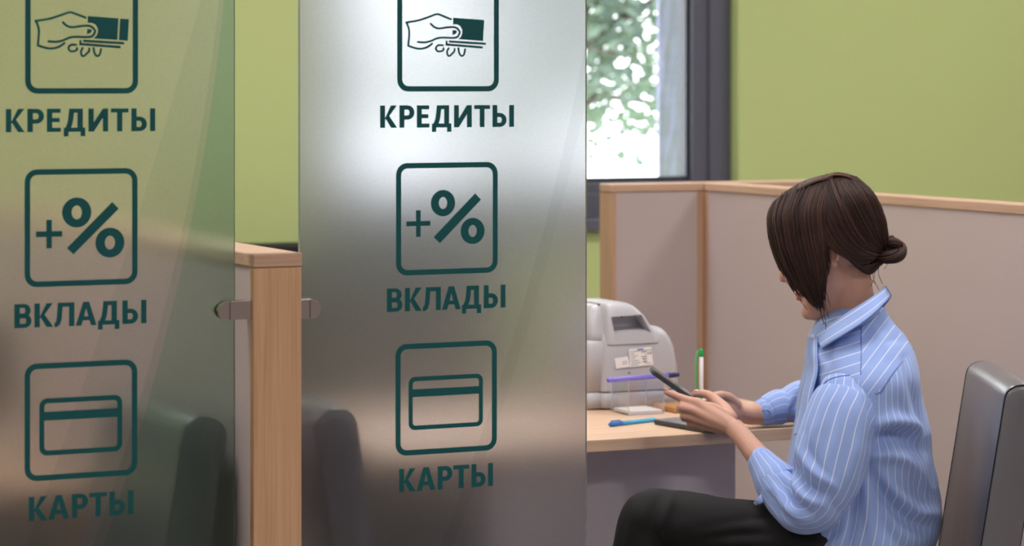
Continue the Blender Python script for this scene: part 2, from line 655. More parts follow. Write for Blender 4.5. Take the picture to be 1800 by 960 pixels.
# ---------------------------------------------------------------- glass panels with decals
LAYER = [0]
def stroke(mb, pts, wd, y, th=0.0006, caps=True, closed=False, mi=0):
    """a flat ribbon along a polyline (x, z), width wd, standing th proud of the plane y"""
    P2 = [Vector((p[0], p[1])) for p in pts]
    n = len(P2)
    L, Rr = [], []
    for i in range(n):
        if closed:
            a, b = P2[i - 1], P2[(i + 1) % n]
        else:
            a, b = P2[max(i - 1, 0)], P2[min(i + 1, n - 1)]
        t = (b - a).normalized()
        nn = Vector((-t.y, t.x))
        sc = 1.0
        if 0 < i < n - 1 or closed:
            d1 = (P2[i] - P2[i - 1]).normalized()
            n1 = Vector((-d1.y, d1.x))
            sc = 1.0 / max(0.6, nn.dot(n1))
        L.append(P2[i] + nn * wd / 2 * sc)
        Rr.append(P2[i] - nn * wd / 2 * sc)
    m = n if closed else n - 1
    LAYER[0] = (LAYER[0] + 1) % 7
    y -= LAYER[0] * .00004
    vs = [(p.x, y, p.y) for p in L] + [(p.x, y, p.y) for p in Rr] + [(p.x, y - th, p.y) for p in L] + [(p.x, y - th, p.y) for p in Rr]
    fs = []
    for i in range(m):
        j = (i + 1) % n
        fs += [(i, j, n + j, n + i), (2 * n + i, 3 * n + i, 3 * n + j, 2 * n + j), (i, 2 * n + i, 2 * n + j, j), (n + i, n + j, 3 * n + j, 3 * n + i)]
    mb.add(vs, fs, mi)
    if caps and not closed:
        for c, d in ((P2[0], (P2[0] - P2[1]).normalized()), (P2[-1], (P2[-1] - P2[-2]).normalized())):
            a0 = math.atan2(d.y, d.x)
            q = [c + Vector((math.cos(a0 + a), math.sin(a0 + a))) * wd / 2 for a in [math.pi * (k / 8 - .5) for k in range(9)]]
            prism(mb, q, y - .00002, th, mi)


def prism(mb, poly, y, th, mi=0, holes=()):
    loops = [[(p[0], p[1]) for p in poly]] + [[(p[0], p[1]) for p in h] for h in holes]
    v3 = [[Vector((p[0], p[1], 0)) for p in l] for l in loops]
    tris = tessellate_polygon(v3)
    flat = [p for l in loops for p in l]
    n = len(flat)
    vs = [(p[0], y, p[1]) for p in flat] + [(p[0], y - th, p[1]) for p in flat]
    fs = [tuple(t) for t in tris] + [tuple(n + i for i in reversed(t)) for t in tris]
    b = 0
    for l in loops:
        k = len(l)
        for i in range(k):
            j = (i + 1) % k
            fs.append((b + i, b + j, n + b + j, n + b + i))
        b += k
    mb.add(vs, fs, mi)


def rrect(x0, x1, z0, z1, r, k=7):
    o = []
    for cx, cz, a0 in ((x1 - r, z1 - r, 0), (x0 + r, z1 - r, 90), (x0 + r, z0 + r, 180), (x1 - r, z0 + r, 270)):
        for i in range(k + 1):
            a = R(a0 + 90 * i / k)
            o.append((cx + r * math.cos(a), cz + r * math.sin(a)))
    return o


def oval(cx, cz, rx, rz, n=36):
    return [(cx + rx * math.cos(2 * math.pi * i / n), cz + rz * math.sin(2 * math.pi * i / n)) for i in range(n)]


def arcpts(cx, cz, rx, rz, a0, a1, k=10):
    return [(cx + rx * math.cos(R(a0 + (a1 - a0) * i / k)), cz + rz * math.sin(R(a0 + (a1 - a0) * i / k))) for i in range(k + 1)]


S_ = 0.215
T_ = 0.19
def bowl(x0, x1, z0, z1, t=T_, s=S_):
    """outer and inner outline of a P-like bowl with a straight left side"""
    r = (z1 - z0) / 2
    out = [(x0, z0)] + arcpts(x1 - r * .95, z0 + r, r * .95, r, -90, 90) + [(x0, z1)]
    ri = r - t
    inn = [(x0 + s, z0 + t)] + arcpts(x1 - r * .95, z0 + r, r * .95 - s, ri, -90, 90) + [(x0 + s, z1 - t)]
    return out, [inn]
GLYPH = {
    'К': (0.74, [([(0, 0), (S_, 0), (S_, 1), (0, 1)], []), ([(S_, .44), (.48, 1), (.735, 1), (.40, .53), (.745, 0), (.485, 0), (.25, .40), (S_, .37)], [])]),
    'Р': (0.66, [([(0, 0), (S_, 0), (S_, 1), (0, 1)], []), bowl(0, .66, .36, 1)]),
    'Е': (0.56, [([(0, 0), (.56, 0), (.56, .18), (S_, .18), (S_, .42), (.51, .42), (.51, .60), (S_, .60), (S_, .82), (.55, .82), (.55, 1), (0, 1)], [])]),
    'Д': (0.88, [([(0, -.2), (.19, -.2), (.19, 0), (.68, 0), (.68, -.2), (.87, -.2), (.87, .18), (.77, .18), (.77, 1), (.22, 1), (.19, .66), (.15, .38), (.07, .18), (0, .18)],
                  [[(.29, .18), (.55, .18), (.55, .82), (.41, .82), (.385, .55), (.345, .32)]])]),
    'И': (0.80, [([(0, 0), (S_, 0), (.585, .60), (.585, 0), (.80, 0), (.80, 1), (.585, 1), (S_, .40), (S_, 1), (0, 1)], [])]),
    'Т': (0.72, [([(.25, 0), (.465, 0), (.465, .82), (.72, .82), (.72, 1), (0, 1), (0, .82), (.25, .82)], [])]),
    'Ы': (0.98, [([(0, 0), (S_, 0), (S_, 1), (0, 1)], []), bowl(0, .64, 0, .64), ([(.765, 0), (.98, 0), (.98, 1), (.765, 1)], [])]),
    'В': (0.68, [bowl(0, .68, 0, .57, .17), bowl(0, .645, .44, 1, .165)]),
    'Л': (0.80, [([(0, -.02), (.10, -.02), (.22, .08), (.29, .30), (.33, .82), (.585, .82), (.585, 0), (.80, 0), (.80, 1), (.14, 1), (.11, .55), (.085, .28), (.05, .175), (0, .165)], [])]),
    'А': (0.84, [([(0, 0), (.225, 0), (.29, .22), (.55, .22), (.615, 0), (.84, 0), (.54, 1), (.30, 1)], [[(.335, .39), (.505, .39), (.42, .74)]])]),
}


def word(mb, text, x0, x1, z0, z1, y):
    gap = 0.115
    tot = sum(GLYPH[c][0] for c in text) + gap * (len(text) - 1)
    tot -= 0.06 * sum(1 for a, b in zip(text, text[1:]) if (a, b) in (('Л', 'А'), ('А', 'Д'), ('К', 'А'), ('К', 'Л'), ('Р', 'Т')))
    k = (x1 - x0) / tot
    h = z1 - z0
    x = x0
    for i, c in enumerate(text):
        wd, polys = GLYPH[c]
        for q_, (out, holes) in enumerate(polys):
            f = lambda p: (x + p[0] * k, z0 + p[1] * h)
            prism(mb, [f(p) for p in out], y - .0001 * q_, 0.0006 + .0001 * q_, 0, [[f(p) for p in hh] for hh in holes])
        x += (wd + gap) * k
        if i + 1 < len(text) and (c, text[i + 1]) in (('Л', 'А'), ('А', 'Д'), ('К', 'А'), ('К', 'Л'), ('Р', 'Т')):
            x -= 0.06 * k


GT = 0.008      # glass thickness
def g2(px, py):
    p = on_y(px, py, YG)
    return (p.x, p.z)


def glass_panel(label, px0, px1, film_mat, D):
    x0, x1 = g2(px0, 0)[0], g2(px1, 0)[0]
    t = empty('glass_screen', ((x0 + x1) / 2, YG, 0))
    tag(t, label, 'glass screen')
    ox = (x0 + x1) / 2
    z0, z1 = 0.12, 1.98
    def put(mb, n, m, lab=None, bv=0):
        o = mb.build(n, m, t, bevel=bv)
        o.location = (-ox, -YG, 0)
        if lab:
            o['label'] = lab
        return o
    # pane: polished edges, satin film on its back face
    pn = MB()
    y0, y1 = YG, YG + GT
    vs = [(x0, y0, z0), (x1, y0, z0), (x1, y1, z0), (x0, y1, z0), (x0, y0, z1), (x1, y0, z1), (x1, y1, z1), (x0, y1, z1)]
    pn.add(vs, [(0, 1, 5, 4)], 0)
    pn.add(vs, [(2, 3, 7, 6)], 1)
    pn.add(vs, [(3, 2, 1, 0), (4, 5, 6, 7), (1, 2, 6, 5), (3, 0, 4, 7)], 2)
    me_o = pn
    # merge the three copies of the corner points
    o = put(me_o, 'pane', [M['front_glass'], film_mat, M['edge_glass']])
    bm = bmesh.new(); bm.from_mesh(o.data)
    bmesh.ops.remove_doubles(bm, verts=bm.verts, dist=1e-5)
    bmesh.ops.recalc_face_normals(bm, faces=bm.faces)
    bm.to_mesh(o.data); bm.free()
    Y = YG - 0.0003
    for txt, (a, b) in D['words']:
        (xa, za), (xb, zb) = g2(*a), g2(*b)
        mb = MB()
        word(mb, txt, xa, xb, min(za, zb), max(za, zb), Y)
        put(mb, 'lettering', M['teal'], 'teal lettering ' + txt)
    thick = D['th']
    for (a, b) in D['frames']:
        (xa, za), (xb, zb) = g2(*a), g2(*b)
        k = abs(xb - xa) / 178.0
        mb = MB()
        zz0, zz1 = min(za, zb), max(za, zb)
        tk = thick * k
        prism(mb, rrect(xa, xb, zz0, zz1, 19 * k), Y, 0.0006, 0, [rrect(xa + tk, xb - tk, zz0 + tk, zz1 - tk, 11 * k)])
        put(mb, 'icon_border', M['teal'])
    # hand holding banknotes
    f = D['hand']
    s = D['hk']
    def hp(l):
        return [g2(*f(q[0] / 5.33 + 40, q[1] / 5.33)) for q in l]
    mb = MB()
    sw = 20 / 5.33 * s * D['ppm']
    def cm(l):
        return [tuple(p) for p in catmull(hp(l), 5)]
    stroke(mb, cm([(118, 197), (250, 175), (360, 140), (435, 115), (480, 125), (585, 165)]), sw, Y)
    stroke(mb, cm([(122, 197), (145, 255), (150, 300), (147, 350), (140, 425)]), sw, Y)
    stroke(mb, cm([(140, 425), (200, 445), (260, 455), (320, 445), (360, 425), (388, 405)]), sw, Y)
    stroke(mb, cm([(375, 210), (410, 240), (460, 255), (560, 243), (630, 245), (668, 275), (675, 300), (650, 338), (600, 348), (500, 345), (440, 352), (370, 380), (310, 392), (240, 388)]), sw, Y)
    if D['two']:
        prism(mb, hp([(608, 150), (895, 172), (885, 374), (660, 360), (690, 335), (704, 300), (702, 265), (680, 230), (650, 215), (608, 214)]), Y, .0006)
        prism(mb, hp([(911, 174), (994, 180), (982, 382), (900, 377)]), Y, .0006)
    else:
        prism(mb, hp([(608, 150), (931, 172), (918, 378), (660, 360), (690, 335), (704, 300), (702, 265), (680, 230), (650, 215), (608, 214)]), Y, .0006)
    prism(mb, hp([(603, 272), (640, 274), (646, 290), (630, 310), (600, 318)]), Y, .0006)
    stroke(mb, hp([(565, 383), (948, 406)]), sw * 1.1, Y, caps=False)
    stroke(mb, hp([(530, 412), (915, 442)]), sw * 1.1, Y, caps=False)
    stroke(mb, hp([(540, 376), (538, 424)]), sw, Y, caps=False)
    stroke(mb, cm([(500, 420), (450, 421), (427, 450), (445, 478), (480, 480), (503, 468), (508, 450)]), sw * .95, Y)
    stroke(mb, cm([(560, 450), (545, 480), (550, 515), (570, 525), (600, 500), (620, 478), (622, 455)]), sw * .95, Y)
    stroke(mb, cm([(662, 450), (672, 500), (695, 525), (720, 510), (732, 460)]), sw * .95, Y)
    put(mb, 'hand_icon', M['teal'], 'teal icon of a hand holding banknotes')
    # plus and percent
    mb = MB()
    (xa, za), (xb, zb) = g2(*D['plus'][0]), g2(*D['plus'][1])
    cx, cz, tk = (xa + xb) / 2, (za + zb) / 2, 4.6 * D['ppm'] * s
    prism(mb, [(xa, cz - tk), (xb, cz - tk), (xb, cz + tk), (xa, cz + tk)], Y, .0006)
    prism(mb, [(cx - tk, zb), (cx + tk, zb), (cx + tk, za), (cx - tk, za)], Y - .0001, .0006)
    prism(mb, [g2(*q) for q in D['slash']], Y, .0006)
    for q in D['rings']:
        c = g2(*q)
        r = 24.2 * D['ppm'] * s
        prism(mb, oval(c[0], c[1], r * 1.02, r * 1.02), Y, .0006, 0, [oval(c[0], c[1], r * .36, r * .47)])
    put(mb, 'percent_icon', M['teal'], 'teal plus and percent sign')
    mb = MB()
    (xa, za), (xb, zb) = g2(*D['card'][0]), g2(*D['card'][1])
    tk = 8.2 * D['ppm'] * s
    zz0, zz1 = min(za, zb), max(za, zb)
    prism(mb, rrect(xa, xb, zz0, zz1, 13 * D['ppm'] * s), Y, .0006, 0, [rrect(xa + tk, xb - tk, zz0 + tk, zz1 - tk, 6 * D['ppm'] * s)])
    zt = zz1 - (zz1 - zz0) * .235
    prism(mb, [(xa + tk * .8, zt - tk * 1.75), (xb - tk * .8, zt - tk * 1.75), (xb - tk * .8, zt), (xa + tk * .8, zt)], Y - .0001, .0006)
    put(mb, 'card_icon', M['teal'], 'teal icon of a bank card')
    return t


M['front_glass'] = clear('front_glass', (0.97, 0.98, 0.98, 1), 0.0, 1.45)
ppm = 1.0 / 1110.0
base_l = (0.88, 0.87, 0.87, 1)
base_r = (0.79, 0.78, 0.83, 1)
xl = lambda px, py: g2(px, py)[0]
# the slanted printed bands, given where they cross z = 1.2
zref = 404
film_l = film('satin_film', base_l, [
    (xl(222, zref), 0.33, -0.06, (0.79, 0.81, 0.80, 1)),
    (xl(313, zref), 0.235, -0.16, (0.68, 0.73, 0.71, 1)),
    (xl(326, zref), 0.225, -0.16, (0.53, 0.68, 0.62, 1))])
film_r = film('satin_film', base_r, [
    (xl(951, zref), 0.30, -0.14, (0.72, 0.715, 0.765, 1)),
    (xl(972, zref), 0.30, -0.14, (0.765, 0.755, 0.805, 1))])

D_r = dict(
    words=[('КРЕДИТЫ', ((668, 185.5), (903, 223))), ('ВКЛАДЫ', ((680, 507.5), (888, 540.5))), ('КАРТЫ', ((701.5, 824.5), (866, 854)))],
    frames=[((698, -32), (876.5, 160.7)), ((696, 287), (874.5, 479)), ((695, 605.5), (873, 791))],
    th=8.6, hand=lambda x, y: (713.9 + .9 * (x - 62.5), 39.3 + .954 * (y - 36.6)), hk=0.93, ppm=1.0 / 1110, two=False,
    plus=((714, 370), (756, 416)), slash=[(762, 417), (773, 427.5), (845, 351), (835, 340)], rings=[(778.5, 357), (830.5, 406)],
    card=((718, 663), (848.5, 749)))
D_l = dict(
    words=[('КРЕДИТЫ', ((10, 191.5), (272.5, 230.5))), ('ВКЛАДЫ', ((25, 535), (257, 568))), ('КАРТЫ', ((50.5, 874), (234, 903.5)))],
    frames=[((44, -42), (242.5, 164.5)), ((43, 298), (241.5, 499)), ((43, 640), (241, 834.5))],
    th=8.6, hand=lambda x, y: (x, y), hk=1.0, ppm=1.0 / 1110, two=True,
    plus=((63, 387), (109, 436)), slash=[(117.5, 436), (129, 447), (208.5, 367), (197, 355)], rings=[(134.7, 373.5), (193, 426.5)],
    card=((69, 701), (214.5, 793)))
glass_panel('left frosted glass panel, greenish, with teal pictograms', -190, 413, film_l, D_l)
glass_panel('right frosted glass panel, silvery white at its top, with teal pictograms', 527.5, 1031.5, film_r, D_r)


def clip(px_out, px_in, py0, py1, label):
    """chrome clamp: two pill plates gripping the pane, and a foot screwed to the partition"""
    sgn = 1 if px_in > px_out else -1
    xo = on_y(px_out, py0, YG - .012).x
    xi = PX0 if sgn > 0 else PX1
    z1, z0 = on_y(px_out, py0, YG - .012).z, on_y(px_out, py1, YG - .012).z
    r = (z1 - z0) / 2
    zc = (z0 + z1) / 2
    t = empty('glass_clip', (xi, YG, zc))
    tag(t, label, 'glass clip')
    def pill(ya, yb, name, m, xe):
        q = arcpts(xo + sgn * r, zc, r, r, 90, 270, 14) if sgn > 0 else arcpts(xo - r, zc, r, r, -90, 90, 14)
        q = q + ([(xe, zc - r), (xe, zc + r)] if sgn > 0 else [(xe, zc + r), (xe, zc - r)])
        mb = MB()
        prism(mb, q, yb, yb - ya)
        o = mb.build(name, m, t, bevel=0.0035, segs=4)
        o.location = (-xi, -YG, -zc)
        return o
    pill(YG - .0125, YG - .0012, 'front_plate', M['chrome'], xi)
    pill(YG + GT + .001, YG + GT + .010, 'back_plate', M['chrome'], xi)
    mb = MB().box(*sorted((xi, xi - sgn * .014)), YG - .001, YG + GT + .002, zc - r, zc + r)
    o = mb.build('bridge', M['chrome'], t); o.location = (-xi, -YG, -zc)
    jl = MB().box(*sorted((xo + sgn * .0175, xo + sgn * .0187)), YG - .0129, YG - .0120, zc - r * .93, zc + r * .93)
    o = jl.build('joint_line', M['ink_dark'], t); o.location = (-xi, -YG, -zc)
    gk = MB().box(*sorted((xo + sgn * .012, xi - sgn * .022)), YG - .0014, YG - .0001, zc - r * .7, zc + r * .7)
    o = gk.build('rubber_pad', M['rubber'], t); o.location = (-xi, -YG, -zc)
clip(384, 432, 530.5, 563.5, 'chrome glass clip on the left side of the wooden post')
clip(564, 522, 526, 559.5, 'chrome glass clip on the right side of the wooden post')

# ---------------------------------------------------------------- the desk
DZ = 0.75
DX0, DX1, DY0, DY1 = 2.0, 3.06, 4.826, 5.46
desk = empty('desk', ((DX0 + DX1) / 2, (DY0 + DY1) / 2, 0))
tag(desk, 'pale beech desk in front of the seated woman, carrying the grey machine', 'desk')
def in_desk(mb, n, m, bv=.0015):
    o = mb.build(n, m, desk, bevel=bv)
    o.location = -desk.location
    return o
tb = MB()
rc = 0.10
out = [(DX0, DY0), (DX1 - rc, DY0)] + [(DX1 - rc + rc * math.sin(R(a)), DY0 + rc - rc * math.cos(R(a))) for a in range(10, 91, 10)] + [(DX1, DY1), (DX0, DY1)]
tb.rings([[(x, y, DZ - .0245) for x, y in out], [(x, y, DZ) for x, y in out]])
in_desk(tb, 'tabletop', M['desk'])
xr = on_y(1293, 850, 4.95).x
in_desk(MB().box(2.245, xr, 4.95, 4.968, 0.06, DZ - .0245), 'modesty_panel', M['grey_panel'])
in_desk(MB().box(xr - .025, xr - .0, 4.9685, DY1 - .03, 0, DZ - .0245), 'side_panel', M['grey_panel'])

pd_ = empty('drawer_pedestal', (2.13, 5.15, 0))
tag(pd_, 'black drawer pedestal under the left end of the desk, blurred by the glass', 'drawer unit')
def in_p(mb, n, m='black', par=None):
    o = mb.build(n, M[m], par or pd_, bevel=.002)
    if par is None:
        o.location = -pd_.location
    return o
in_p(MB().box(2.02, 2.24, 4.905, 5.42, .03, .7245), 'carcass')
for z0_, z1_ in ((.05, .25), (.26, .48), (.49, .71)):
    dr = in_p(MB().box(2.023, 2.237, 4.886, 4.904, z0_, z1_), 'drawer')
    in_p(MB().box(2.09, 2.17, 4.874, 4.886, z1_ - .04, z1_ - .03), 'handle', 'steel', dr)
in_p(MB().box(2.04, 2.22, 4.93, 5.40, 0, .03), 'plinth', 'dark_plastic')

# ---------------------------------------------------------------- pale grey banknote machine (seen from behind)
mx0, mx1 = 2.68, 2.8797
MY0 = 5.247
MDEP = 0.20
mc = empty('banknote_machine', ((mx0 + mx1) / 2, MY0 + MDEP / 2, DZ))
tag(mc, 'pale grey banknote machine with a recessed handle on the desk', 'machine')
def in_m(o):
    o.location = -mc.location
    return o
def rr3(x0, x1, y0, y1, r, z, k=5):
    return [(x, y, z) for x, y in rrect(x0, x1, y0, y1, r, k)]
def zpx(py, px=1120):
    return on_y(px, py, MY0).z
def xpx(px):
    return on_y(px, 600, MY0).x
low = MB()
low.rings([rr3(mx0 + .004, mx1 - .004, MY0 + .004, MY0 + MDEP, .012, DZ + .003),
           rr3(mx0, mx1, MY0, MY0 + MDEP, .014, DZ + .008),
           rr3(mx0 + .000, mx1 + .001, MY0 - .001, MY0 + MDEP, .014, zpx(688))])
in_m(low.build('base', M['machine'], mc, True))
# body shell: lofted sections from the outline of its back
body = MB()
secs = []
#        z(px)  left  right  front offset
prof = [(686.5, 1060, 1197.0, .0005, .016), (672, 1060, 1196.5, 0, .018), (640, 1061, 1194.5, .001, .02), (612, 1062, 1190.5, .003, .022),
        (597, 1063, 1186, .006, .026), (588, 1064, 1182, .009, .03), (582, 1066, 1177, .014, .03), (578.5, 1069, 1171, .019, .03), (577, 1072, 1163, .024, .028), (576.3, 1078, 1154, .030, .026)]
for pyy, pl, pr_, fo, rad in prof:
    secs.append(rr3(xpx(pl), xpx(pr_), MY0 + fo, MY0 + MDEP - fo, rad, zpx(pyy), 7))
body.rings(secs)
in_m(body.build('body_shell', M['machine'], mc, True))
hood = MB()
secs = []
prof = [(604, 1069, 1162, .0015, .012), (585, 1070, 1155, .004, .014), (570, 1071.5, 1147.5, .008, .014), (556, 1073, 1139, .012, .014), (546, 1075, 1131, .016, .014), (539, 1077, 1124, .022, .013), (534.5, 1080, 1116, .032, .012), (533, 1085, 1110, .042, .010)]
for pyy, pl, pr_, fo, rad in prof:
    secs.append(rr3(xpx(pl), xpx(pr_), MY0 + fo, MY0 + MDEP - .02 - fo * .5, rad, zpx(pyy), 7))
hood.rings(secs)
ho = in_m(hood.build('hood', M['machine'], mc, True))
def bool_cut(o, cut):
    b = o.modifiers.new('cut', 'BOOLEAN')
    b.object = cut
    b.operation = 'DIFFERENCE'
    b.solver = 'EXACT'
    dg = bpy.context.evaluated_depsgraph_get()
    dg.update()
    me = bpy.data.meshes.new_from_object(o.evaluated_get(dg))
    o.modifiers.clear()
    o.data = me
    bpy.data.objects.remove(cut)
# recess: a slightly tapering pocket
def q3(px, py, y):
    return (xpx(px), y, zpx(py))
rcut = MB()
qa = [(1082, 588), (1146, 585.5), (1134, 554), (1078, 556)]
rcut.rings([[q3(p[0], p[1], MY0 - .03) for p in qa], [q3(p[0], p[1], MY0 + .004) for p in qa], [q3(1110 + (p[0] - 1110) * .88, 566 + (p[1] - 566) * (.55 if p[1] > 570 else .8), MY0 + .050) for p in qa]])
cutter = rcut.build('cutter', M['machine_dark'])
bpy.context.view_layer.update()
bool_cut(ho, cutter)
rcut2 = MB()
qb = [(1081, 588.8), (1147, 586.2), (1139, 566), (1078, 567)]
rcut2.rings([[q3(p[0], p[1], MY0 - .03) for p in qb], [q3(p[0], p[1], MY0 + .06) for p in qb]])
bs = [o for o in mc.children if o.name.startswith('body_shell')][0]
c2 = rcut2.build('cutter', M['machine_dark'])
bpy.context.view_layer.update()
bool_cut(bs, c2)
for o in (ho, bs):
    o.data.polygons.foreach_set('use_smooth', [True] * len(o.data.polygons))
    es = o.modifiers.new('edge', 'EDGE_SPLIT')
    es.split_angle = R(38)
in_m(MB().ball(q3(1104, 558, MY0 + .03), .0022, 8).build('screw', M['ink_dark'], mc, True))
in_m(MB().ball(q3(1106, 655, MY0), (.0025, .0012, .0025), 8).build('screw', M['ink'], mc, True))
# side bulge of the hood towards the left
sb = MB()
secs = []
for pyy, xo, y0_, y1_ in ((602, .038, .02, .19), (585, .036, .025, .185), (565, .031, .035, .18), (550, .024, .045, .17), (541, .016, .055, .16), (537, .008, .065, .15)):
    secs.append(rr3(xpx(1074) - xo, xpx(1084), MY0 + y0_, MY0 + y1_, .014, zpx(pyy), 6))
sb.rings(secs)
in_m(sb.build('side_hood', M['machine'], mc, True))
sh = MB()
secs = []
for pyy, xo, y0_ in ((686.5, .030, .012), (620, .030, .012), (604, .027, .014), (598, .020, .020), (596, .012, .03)):
    secs.append(rr3(mx0 - xo, mx0 + .03, MY0 + y0_, MY0 + MDEP - .002, .012, zpx(pyy), 6))
sh.rings(secs)
in_m(sh.build('side_shell', M['machine'], mc, True))
sh2 = MB().rings([rr3(mx0 - .030, mx0 + .03, MY0 + .014, MY0 + MDEP - .002, .012, DZ + .003, 6), rr3(mx0 - .0305, mx0 + .03, MY0 + .012, MY0 + MDEP - .002, .012, zpx(688), 6)])
in_m(sh2.build('side_base', M['machine'], mc, True))
in_m(MB().rings([rr3(mx0 - .0002, mx1 + .0012, MY0 - .0013, MY0 + MDEP, .014, zpx(688.2)), rr3(mx0 - .0002, mx1 + .0012, MY0 - .0013, MY0 + MDEP, .014, zpx(687.2))]).build('shell_gap', M['ink_dark'], mc))
# stickers
def sticker(x0, x1, za, zb, lines, name, lab):
    """x,z in pixels of the back face; thin paper label"""
    mb = MB()
    qs = [(x0, zb), (x1, zb - 2.5), (x1 - 4, za - 2.5), (x0 - 3, za)]
    y = MY0 - .0012
    prism(mb, [(xpx(a), zpx(b)) for a, b in qs], y, .0003)
    for (a, b, c, h, k) in lines:
        u0, u1 = x0 + (x1 - x0) * a, x0 + (x1 - x0) * b
        zz = za + (zb - za) * c
        sk = -2.5 * a
        shx = -3.0 * (1 - c)
        prism(mb, [(xpx(u0 + shx), zpx(zz + sk + h)), (xpx(u1 + shx), zpx(zz + sk + h - 2.5 * (b - a))), (xpx(u1 + shx), zpx(zz + sk - 2.5 * (b - a))), (xpx(u0 + shx), zpx(zz + sk))], y - .0004, .0001, k)
    o = in_m(mb.build(name, [M['paper'], M['ink'], M['ink_dark'], M['ink_blue']], mc))
    o['label'] = lab
    return mb
CE = [(.80, .825, .30, 3.4, 2), (.812, .86, .27, 1.0, 2), (.812, .86, .36, 1.0, 2), (.90, .922, .27, 4.2, 2), (.91, .965, .26, .9, 2), (.91, .955, .315, .9, 2), (.91, .965, .37, .9, 2)]
tl = [(.36, .64, .05, 2.2, 3), (.05, .96, .15, 1.0, 1), (.05, .22, .27, 1.0, 1), (.05, .36, .40, 1.0, 1), (.05, .24, .53, 1.0, 1), (.05, .40, .66, 1.0, 1), (.05, .46, .78, 1.0, 1), (.05, .36, .89, .9, 1), (.62, .90, .86, .9, 1),
      (.54, .76, .22, 1.3, 2), (.68, .74, .35, 1.3, 2), (.52, .76, .48, 1.3, 2), (.56, .74, .60, 1.8, 2), (.56, .74, .74, 1.8, 2)] + CE
sticker(1107.5, 1148, 613, 645, tl, 'sticker', 'white type plate sticker with a CE mark')
sticker(1082.5, 1107, 628, 646.5, [(.5, .86, .42, 1.0, 1), (.5, .86, .62, 1.0, 1)], 'sticker', 'small white sticker with two lines of text')

# ---------------------------------------------------------------- clear paper holder, sheets, pens, wallet, stand
def at_z(px, py, Z):
    v = (HORIZON - py) / FPX
    return ray(px, py, (Z - EYE) / v)
ph = empty('paper_holder', at_z(1168, 727, DZ))
tag(ph, 'low clear acrylic paper holder in front of the grey machine', 'paper holder')
HX0, HX1, HY0, HY1 = 2.7195, 2.8135, 5.085, 5.185
A = at_z(1168, 728, DZ); B = at_z(1105, 731.5, DZ); Cc = at_z(1067.5, 724, DZ)
# footprint: a parallelogram-free rectangle turned a little
ux = (A - B).normalized()
vy = Vector((-ux.y, ux.x, 0))
wdt = (A - B).length
dpt = (Cc - B).dot(vy)
dpt = max(.05, dpt)
def hp3(a, b, z):
    return B + ux * a + vy * b + Vector((0, 0, DZ + z - B.z))
def quadbox(mb, a0, a1, b0, b1, z0, z1):
    vs = [hp3(a0, b0, z0), hp3(a1, b0, z0), hp3(a1, b1, z0), hp3(a0, b1, z0), hp3(a0, b0, z1), hp3(a1, b0, z1), hp3(a1, b1, z1), hp3(a0, b1, z1)]
    mb.add(vs, [(3, 2, 1, 0), (4, 5, 6, 7), (0, 1, 5, 4), (1, 2, 6, 5), (2, 3, 7, 6), (3, 0, 4, 7)])
    return mb
HT = 0.0745
def hput(o):
    o.location = -ph.location
    return o
quadbox(MB(), 0, wdt, 0, dpt, 0.0005, .003)
hput(quadbox(MB(), 0, wdt, 0, dpt, .0004, .003).build('bottom', M['acrylic'], ph))
hput(quadbox(MB(), 0, wdt, 0, .0014, .003, HT * .98).build('front_wall', M['acrylic'], ph))
hput(quadbox(MB(), 0, wdt, dpt - .0014, dpt, .003, HT).build('rear_wall', M['acrylic'], ph))
hput(quadbox(MB(), 0, .0014, .0015, dpt - .0015, .003, HT).build('side_wall', M['acrylic'], ph))
hput(quadbox(MB(), wdt - .0014, wdt, .0015, dpt - .0015, .003, HT * .98).build('side_wall', M['acrylic'], ph))
e_ = .0016
for a0, b0 in ((0, 0), (wdt - e_, 0), (0, dpt - e_), (wdt - e_, dpt - e_)):
    hput(quadbox(MB(), a0, a0 + e_, b0, b0 + e_, .003, HT - .0004).build('corner_edge', M['acrylic_edge'], ph))
rg_ = []
for z_ in (HT - .0004, HT + .0006):
    rg_.append(([hp3(a, b, z_) for a, b in ((0, 0), (wdt, 0), (wdt, dpt), (0, dpt))], [hp3(a, b, z_) for a, b in ((e_, e_), (wdt - e_, e_), (wdt - e_, dpt - e_), (e_, dpt - e_))]))
rimb = MB()
rimb.add(rg_[0][0] + rg_[0][1] + rg_[1][0] + rg_[1][1], [f for k in range(4) for k2 in [(k + 1) % 4] for f in ((k, k2, 4 + k2, 4 + k), (8 + k, 12 + k, 12 + k2, 8 + k2), (k, 8 + k, 8 + k2, k2), (4 + k, 4 + k2, 12 + k2, 12 + k))])
hput(rimb.build('rim', M['acrylic_edge'], ph))
hput(quadbox(MB(), 0, wdt, -.0004, .0012, .0004, .003).build('bottom_edge', M['acrylic_edge'], ph))
sh_ = quadbox(MB(), .004, wdt - .004, .004, dpt - .004, .0032, .009).build('note_paper', M['paper'])
tag(sh_, 'stack of white note paper inside the clear holder', 'paper')


